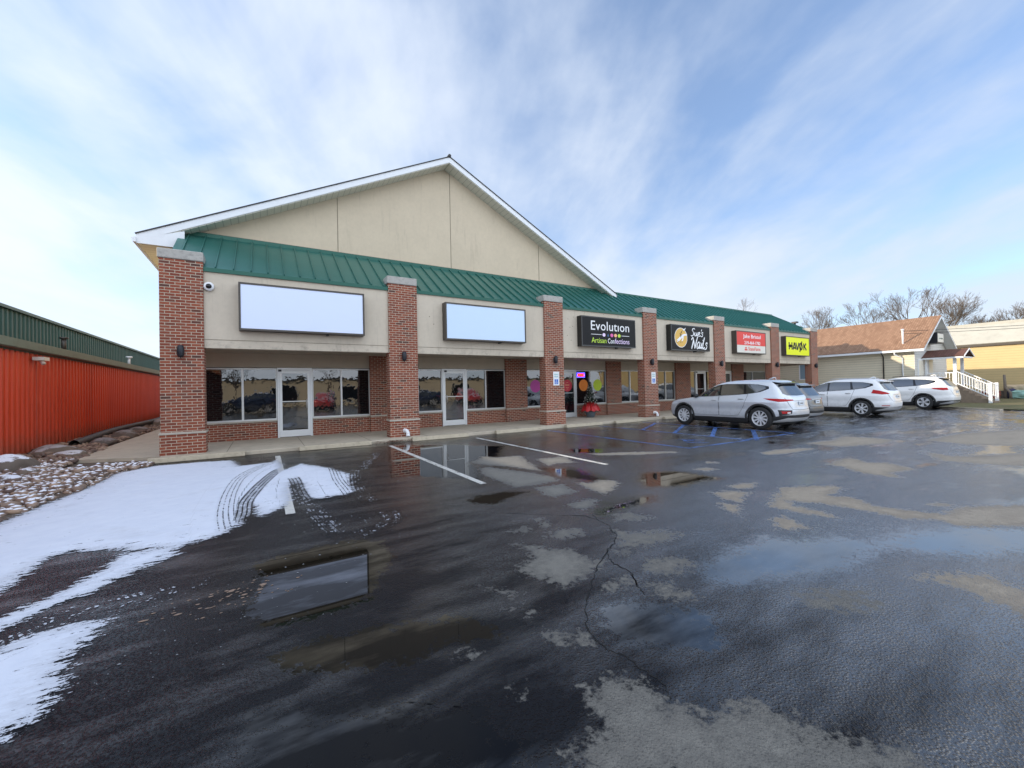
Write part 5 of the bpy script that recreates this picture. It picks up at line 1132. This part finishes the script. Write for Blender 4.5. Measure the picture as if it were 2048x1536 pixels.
b2 = dict(base, L=4.69, H=1.72, W=1.84, R=.365, rw=-1.28, wb=2.71, paint='white_paint_car', style='seven', tail=T2, sill=False, spoiler='white_paint_car', bump=.42, mirror_mat='white_paint_car', rails='silver_trim', clad=.40)
make_car('parked_car', 'white suv with silver roof rails parked in the middle of the row', 'car', b2, (26.32, -4.45, LOTZ), rad(90), cg)
T3 = [('tail_light', 'tail_red', [(.80, .97), (1.0, .95), (1.35, 1.02)], [(.80, 1.08), (1.0, 1.085), (1.40, 1.07)]), ('tail_light_inner', 'tail_clear', [(.55, .98), (.80, .965)], [(.55, 1.07), (.80, 1.08)])]
b3 = dict(base, L=4.998, H=1.80, W=1.93, R=.38, rw=-1.34, wb=2.89, paint='pearl_paint', style='five', tail=T3, sill=False, spoiler='black_gloss', bump=.45, mirror_mat='white_paint_car', rails='black_plastic', clad=.38)
make_car('parked_car', 'white suv with black roof rails parked farthest, by the house steps', 'car', b3, (34.0, -4.60, LOTZ), rad(90), cg)
b4 = dict(base, L=4.7, H=1.62, W=1.84, R=.35, rw=-1.28, wb=2.75, paint='gray_paint', style='seven', tail=T1, sill=False, spoiler='gray_paint', clad=.36)
make_car('parked_car', 'dark grey car mostly hidden behind the silver suv', 'car', b4, (20.88, -3.55, LOTZ), rad(90), cg)
cg2 = 'cars across the lot mirrored in the shop windows'
make_car('parked_car', 'dark navy car across the lot mirrored in the first window pair', 'car', dict(b4, paint='navy_paint', H=1.75), (1.2, -24.5, LOTZ), rad(180), cg2)
make_car('parked_car', 'red suv across the lot mirrored right of the first door', 'car', dict(b2, paint='red_car_paint', spoiler='red_car_paint', mirror_mat='black_plastic'), (7.2, -24.2, LOTZ), rad(100), cg2)
make_car('parked_car', 'second navy car across the lot mirrored in the second shop window', 'car', dict(b4, paint='navy_paint'), (16.6, -24.0, LOTZ), rad(185), cg2)
make_car('parked_car', 'second red suv across the lot mirrored right of the second door', 'car', dict(b2, paint='red_car_paint', spoiler='red_car_paint', mirror_mat='black_plastic'), (22.5, -24.4, LOTZ), rad(95), cg2)
# ================================================================ right: grass, house, yellow building
g = MB().poly([(36.9, -3.4, LOTZ+.05), (33.6, -8.4, LOTZ+.05), (33.6, -60, LOTZ+.05), (130, -60, LOTZ+.05), (130, 60, LOTZ+.05), (38.2, 60, LOTZ+.05), (38.2, -.5, LOTZ+.05)])
tag(g.build('grass', MATS['grass'], normals=False), 'winter grass with dead leaves beside the house', kind='structure')
kb = MB().prism([(36.8, -3.3, LOTZ-.1), (33.3, -8.6, LOTZ-.1), (33.45, -8.7, LOTZ-.1), (36.95, -3.4, LOTZ-.1)], (0, 0, .17)); tag(kb.build('kerb', MATS['concrete']), 'low pale kerb at the edge of the grass', kind='structure')
h = thing('house', 'small beige sided house with orange shingle roof and white porch', 'house', (43, -4, 0)); HI = Matrix.Translation((-43, 4, 0))
def HP(mb, name, m, par=None, **k):
    o = mb.build(name, m, **k); o.parent = par or h
    if par is None: o.matrix_parent_inverse = HI
    return o
GY = -4.05; xw0, xw1, xp = 39.4, 46.4, 42.9; ez, rz_ = 3.56, 5.98; YBK = 14
HP(MB().box(xw0, xw1, GY+.02, YBK, -.1, 3.62), 'side_wall', MATS['house_siding'])
HP(MB().prism([(xw0-.01, GY, -.1), (xw1, GY, -.1), (xw1, GY, 3.7), (xp, GY, 5.85), (xw0-.01, GY, 3.7)], (0, .018, 0)), 'gable_wall', MATS['house_siding_white'])
RF = -4.62; r = MB(); sl = (rz_-ez)/3.9
r.slab([(39.0, RF, ez), (xp, RF, rz_), (xp, YBK+.4, rz_), (39.0, YBK+.4, ez)][::-1], .03); r.slab([(46.8, RF, ez), (46.8, YBK+.4, ez), (xp, YBK+.4, rz_+.001), (xp, RF, rz_+.001)][::-1], .03)
ro = HP(r, 'shingle_roof', MATS['orange_shingle'])
tr = MB(); tr.prism([(39.0, RF-.01, ez-.16), (xp, RF-.01, rz_-.17), (xp, RF-.01, rz_-.035), (39.0, RF-.01, ez-.035)], (0, .03, 0)); tr.prism([(46.8, RF-.01, ez-.16), (46.8, RF-.01, ez-.035), (xp, RF-.01, rz_-.035), (xp, RF-.01, rz_-.17)], (0, .03, 0)); HP(tr, 'rake_board', MATS['white_trim'])
sf = MB(); sf.prism([(39.0, RF+.021, ez-.14), (xp, RF+.021, rz_-.15), (xp, RF+.021, rz_-.12), (39.0, RF+.021, ez-.11)], (0, .53, 0)); sf.prism([(46.8, RF+.021, ez-.14), (46.8, RF+.021, ez-.11), (xp, RF+.021, rz_-.12), (xp, RF+.021, rz_-.15)], (0, .53, 0)); HP(sf, 'rake_soffit', MATS['white_trim'])
HP(MB().box(38.88, 39.0, RF, YBK, ez-.16, ez-.02).box(39.0, xw0, RF+.55, YBK, ez-.16, ez-.13), 'gutter', MATS['white_trim'])
HP(MB().tube([(38.95, GY+.9, ez-.12), (38.98, GY+.9, ez-.3), (39.34, GY+.6, ez-.55), (39.34, GY+.6, .1)], .045, 8), 'downspout', MATS['white_trim'])
HP(MB().tube([(38.95, GY+1.6, ez-.12), (39.34, GY+1.6, ez-.4), (39.34, GY+1.6, .1)], .035, 8), 'downspout', MATS['dark_metal'])
HP(MB().tube([(39.65, -3.42, 3.8), (39.65, -3.42, 4.93)], .05, 8).tube([(39.65, -3.42, 4.9), (39.65, -3.42, 5.0)], .085, 8), 'service_mast', MATS['white_trim'])
HP(MB().box(xw0-.03, xw0, 1.9, 2.85, 1.70, 3.05), 'window', MATS['white_trim']); HP(MB().box(xw0-.035, xw0-.031, 1.98, 2.77, 1.78, 2.97), 'pane', MATS['interior_blue'])
w = HP(MB().box(39.95, 41.0, GY-.04, GY, 1.3, 2.9), 'window', MATS['white_trim']); HP(MB().box(40.02, 40.45, GY-.05, GY-.041, 1.38, 2.82).box(40.5, 40.93, GY-.05, GY-.041, 1.38, 2.82), 'pane', MATS['cream_face'])
HP(MB().box(42.0, 43.0, GY-.05, GY, 1.0, 3.0), 'front_door', MATS['white_trim']); HP(MB().box(42.1, 42.9, GY-.06, GY-.051, 1.1, 2.9), 'door_panel', MATS['cream_face'])
# porch
p = HP(MB().box(41, 43.0, -5.65, GY-.06, .96, 1.08), 'porch_deck', MATS['deck_wood'])
HP(MB().box(41.03, 41.07, -5.6, GY-.06, -.05, .96).box(41.03, 43.0, -5.62, -5.58, -.05, .96), 'porch_skirt', MATS['deck_wood'])
for x in (41.06, 42.75): HP(MB().box(x, x+.15, -5.62, -5.47, 1.08, 3.0), 'porch_post', MATS['white_trim'])
HP(MB().box(41.06, 41.18, GY-.2, GY-.08, 1.08, 3.0), 'porch_post', MATS['white_trim'])
pr_ = MB(); pr_.slab([(40.75, -6.05, 3.02), (40.75, GY-.01, 3.02), (41.95, GY-.01, 3.52), (41.95, -6.05, 3.52)][::-1], .05); pr_.slab([(43.15, -6.05, 3.02), (41.95, -6.05, 3.521), (41.95, GY-.01, 3.521), (43.15, GY-.01, 3.02)][::-1], .05)
HP(pr_, 'porch_roof', MATS['brown_shingle'])
HP(MB().box(40.78, 40.84, -6.0, GY-.02, 2.86, 2.98).box(40.84, 43.08, -6.0, -5.9, 2.88, 2.97), 'porch_beam', MATS['white_trim'])
t = MB(); t.prism([(40.73, -6.08, 2.94), (41.95, -6.08, 3.44), (41.95, -6.08, 3.53), (40.73, -6.08, 3.03)], (0, .03, 0)); t.prism([(43.17, -6.08, 2.94), (43.17, -6.08, 3.03), (41.95, -6.08, 3.53), (41.95, -6.08, 3.44)], (0, .03, 0)); HP(t, 'porch_rake', MATS['white_trim'])
for x in (41.06, 42.75):
    q = MB(); q.slab([(x+.02, -5.6, 1.98), (x+.10, -5.6, 1.98), (x+.10, -7.0, 1.08), (x+.02, -7.0, 1.08)], .05); q.slab([(x+.03, -5.6, 1.20), (x+.09, -5.6, 1.20), (x+.09, -7.0, .30), (x+.03, -7.0, .30)], .05)
    for k in range(11):
        y = -5.7-k*.12; z = 1.2+(y+5.6)*.643; q.box(x+.045, x+.075, y-.015, y+.015, z-.02, z+.76)
    HP(q, 'stair_railing', MATS['white_trim']); HP(MB().box(x-.02, x+.13, -7.12, -6.97, -.06, 1.22), 'newel_post', MATS['white_trim'])
q = MB().box(41.1, 41.16, GY-.1, -5.5, 1.9, 1.96).box(41.1, 41.16, -5.5, GY-.1, 1.15, 1.2)
for k in range(9): q.box(41.115, 41.145, -5.45+k*.15, -5.42+k*.15, 1.2, 1.9)
HP(q, 'porch_railing', MATS['white_trim'])
q = MB()
for k in range(6): q.box(41.15, 42.85, -5.62-.26*(k+1), -5.62-.26*k, -.05, .90-.17*k)
HP(q, 'stairs', MATS['deck_wood'])
s = thing('house_sign', 'small weathered sign box under the house gable', 'sign', (41.9, -4.1, 4.2))
wl(MB().box(41.35, 42.75, -4.72, -4.07, 3.98, 4.72), 'cabinet', MATS['dark_metal'], s); wl(MB().box(41.43, 42.67, -4.735, -4.722, 4.06, 4.64), 'face', MATS['cream_face'], s)
wl(MB().box(41.7, 42.1, -4.742, -4.737, 4.28, 4.34).box(42.15, 42.45, -4.742, -4.737, 4.26, 4.36), 'faded_lettering', MATS['gutter_green'], s)
m = MB()
for dz, dy in ((0, 0), (-.18, .05)):
    m.tube([(39.65+26*i/14, -3.42-17*i/14+dy, 4.85+dz+2.2*(i/14)-.5*math.sin(math.pi*i/14)) for i in range(15)], .014, 4)
tag(m.build('utility_wire', MATS['dark_metal']), 'pair of thin service wires running from the roof mast', 'wire')
# yellow building
yb = thing('long_building', 'long yellow sided building with pale metal roof behind the porch', 'building', (52, 0, 0))
YI = lambda mb, n, m: wl(mb, n, m, yb)
YI(MB().box(52, 66, -34, 20, -.1, 4.28), 'wall', MATS['yellow_brick']); YI(MB().box(51.85, 52.0, -34.2, 20, 4.10, 4.28), 'dark_eave', MATS['bronze'])
YI(MB().slab([(51.8, -34.3, 4.32), (51.8, 20.2, 4.32), (53.4, 20.2, 6.0), (53.4, -34.3, 6.0)][::-1], .08), 'roof', MATS['pale_roof']); YI(MB().box(53.3, 66, -34.2, 20, 5.8, 6.12), 'roof_top', MATS['pale_roof'])
# things by the yellow wall
for x, y, hh, lab in ((50, -6.35, 1.75, 'tall weathered wooden post in front of the yellow wall'), (49.8, -6.62, .8, 'short grey leaning board beside the wooden post')):
    m = MB(); m.tube([(0, 0, -.1), (.03, .02, hh*.5), (0, .04 if hh > 1 else .25, hh)], [.09, .085, .07], 9); o = m.build('wooden_post', MATS['wood_gray']); o.location = (x, y, 0); tag(o, lab, 'post')
def blob(name, lab, cat, x, y, z, sx, sy, sz, m, seed):
    bm = bmesh.new(); bmesh.ops.create_cube(bm, size=2); bmesh.ops.subdivide_edges(bm, edges=bm.edges[:], cuts=5, use_grid_fill=True)
    for v in bm.verts:
        k = 1+.25*mn.noise(v.co*1.7+Vector((seed*5, 0, 0))); v.co = v.co.normalized()*.45*k+v.co*.6*k; v.co = Vector((v.co.x*sx, v.co.y*sy, v.co.z*sz))
    me = bpy.data.meshes.new(name); bm.to_mesh(me); bm.free(); me.materials.append(m); o = bpy.data.objects.new(name, me); C.objects.link(o); o.location = (x, y, z); tag(o, lab, cat)
vmat('tarp_teal', (.28, .48, .42), .5, amt=.3, scale=4, dirt=.4); vmat('tarp_blue', (.02, .025, .09), .5, amt=.3, scale=4); vmat('rust', (.22, .05, .03), .8, amt=.4, scale=6); vmat('box_tan', (.45, .36, .24), .8, amt=.3, scale=5)
blob('plastic_tub', 'pale teal plastic tub in the junk by the yellow wall', 'tub', 50.3, -7.15, .25, .4, .55, .3, MATS['tarp_teal'], 1)
blob('blue_bag', 'dark blue bag leaning in the junk by the post', 'bag', 50.4, -6.55, .3, .3, .25, .38, MATS['tarp_blue'], 2)
blob('rusty_barrow', 'rusty red tub left of the wooden post', 'barrow', 49.2, -5.75, .25, .4, .45, .32, MATS['rust'], 3)
blob('junk_heap', 'heap of tan scrap piled against the yellow wall', 'scrap heap', 51.2, -6.9, .45, .5, .7, .5, MATS['box_tan'], 4)
blob('brush_heap', 'low brown brush heap at the foot of the yellow wall', 'brush heap', 51.3, -5.9, .2, .5, .6, .32, MATS['wood_gray'], 5)
for i in range(14):
    pass
# light pole behind the shops
lp = thing('light_pole', 'thin dark light pole behind the shops', 'light pole', (58.9, 11.7, 0)); MB().tube([(0, 0, 0), (0, 0, 8.9)], .10, 8).build('pole', MATS['dark_metal'], lp); MB().box(-.28, .28, -.28, .28, 8.9, 9.08).build('lamp_head', MATS['dark_metal'], lp)

# ================================================================ bare trees
def bare_tree(name, label, x, y, h, seed, m='bark_pale', spread=.42, levels=7, r0=None, group='bare winter trees behind the buildings', rmin=.012):
    rnd = random.Random(seed); root = thing(name, label, 'tree', (x, y, -.1), 0, group); tk = MB(); cr = MB()
    r0 = r0 or h*.013
    def grow(p, d, L, r, lv):
        n = 4 if lv < 3 else 3; pts = [p]; q = p; dd = d.copy()
        for i in range(n):
            dd = (dd+Vector((rnd.gauss(0, .11), rnd.gauss(0, .11), rnd.gauss(.03, .07)))).normalized(); q = q+dd*L/n; pts.append(q)
        rr = [max(rmin, r*(1-.38*i/n)) for i in range(n+1)]
        (tk if lv == 0 else cr).tube(pts, rr, 7 if lv < 2 else 4 if lv < 4 else 3, cap=False, sm=True)
        if lv >= levels: return
        k = rnd.choice((2, 3, 3)) if lv > 0 else rnd.choice((3, 4))
        for j in range(k):
            a = rnd.uniform(0, 6.28); tilt = rnd.uniform(.22, spread+.22) if lv else rnd.uniform(.25, spread)
            s1 = dd.orthogonal().normalized(); s2 = dd.cross(s1); nd = (dd*math.cos(tilt)+(s1*math.cos(a)+s2*math.sin(a))*math.sin(tilt)+Vector((0, 0, .10))).normalized()
            t = rnd.uniform(.55, 1) if j else 1; b = pts[min(n, max(1, int(round(t*n))))]
            grow(b, nd, L*rnd.uniform(.62, .79), r*.60*rnd.uniform(.8, 1.1), lv+1)
    grow(Vector((0, 0, 0)), Vector((rnd.gauss(0, .05), rnd.gauss(0, .05), 1)).normalized(), h*.26, r0, 0)
    tk.build('trunk', MATS[m], root, normals=False); cr.build('crown', MATS[m], root, normals=False); return root
for a in [('bare tree just right of the yellow sign, above the house roof', 76.5, 16.3, 17.5, 11), ('round topped bare tree above the middle of the house roof', 78.5, 10.7, 17.0, 12), ('tallest bare tree, left trunk behind the house ridge', 80, 6.2, 19.5, 13),
          ('bare tree with spreading crown at the house gable peak', 80.5, 3.2, 16.0, 14), ('low bare tree above the pale roof', 81, -1.2, 15.0, 15), ('bare tree seen faintly above the green roof', 72, 25.5, 18.6, 16), ('bare tree low behind the pale roof farther right', 88, -.3, 14.5, 17),
          ]:
    bare_tree('bare_tree', a[0], *a[1:], rmin=.009)
bare_tree('bare_tree', 'bare tree with twigs just showing left of the corner pillar', -1.2, 45, 12.5, 21, rmin=.014)

# ================================================================ across the lot (seen mirrored in the shop glass)
b = thing('beige_building', 'long cream building across the lot mirrored in the shop windows', 'building', (10, -47, 0))
vmat('cream_wall', (.62, .53, .38), .85, amt=.1, scale=1)
wl(MB().box(-30, 60, -60, -47, -.1, 3.3), 'wall', MATS['cream_wall'], b); wl(MB().box(-30.3, 60.3, -60.3, -46.7, 3.3, 3.6), 'roof', MATS['dark_shingle'], b)
for x in range(-24, 58, 9): o = wl(MB().box(x, x+3.2, -47.0, -46.95, .2, 2.6), 'window', MATS['alu'], b); wl(MB().box(x+.1, x+3.1, -46.95, -46.93, .3, 2.5), 'pane', MATS['black_gloss'], b)
for i, (x, y, hh, s, l) in enumerate([(0, -31, 9, 31, 'bare tree across the lot mirrored near the first door'), (9, -34, 10, 32, 'bare tree across the lot mirrored in the third window'), (19, -32, 9, 33, 'bare tree across the lot mirrored in the second shop'), (33, -33, 10, 34, 'bare tree across the lot mirrored in the confectionery'), (-9, -33, 9, 35, 'bare tree across the lot at its left end')]):
    bare_tree('street_tree', l, x, y, hh, s, 'bark', levels=5, group='bare trees across the lot')
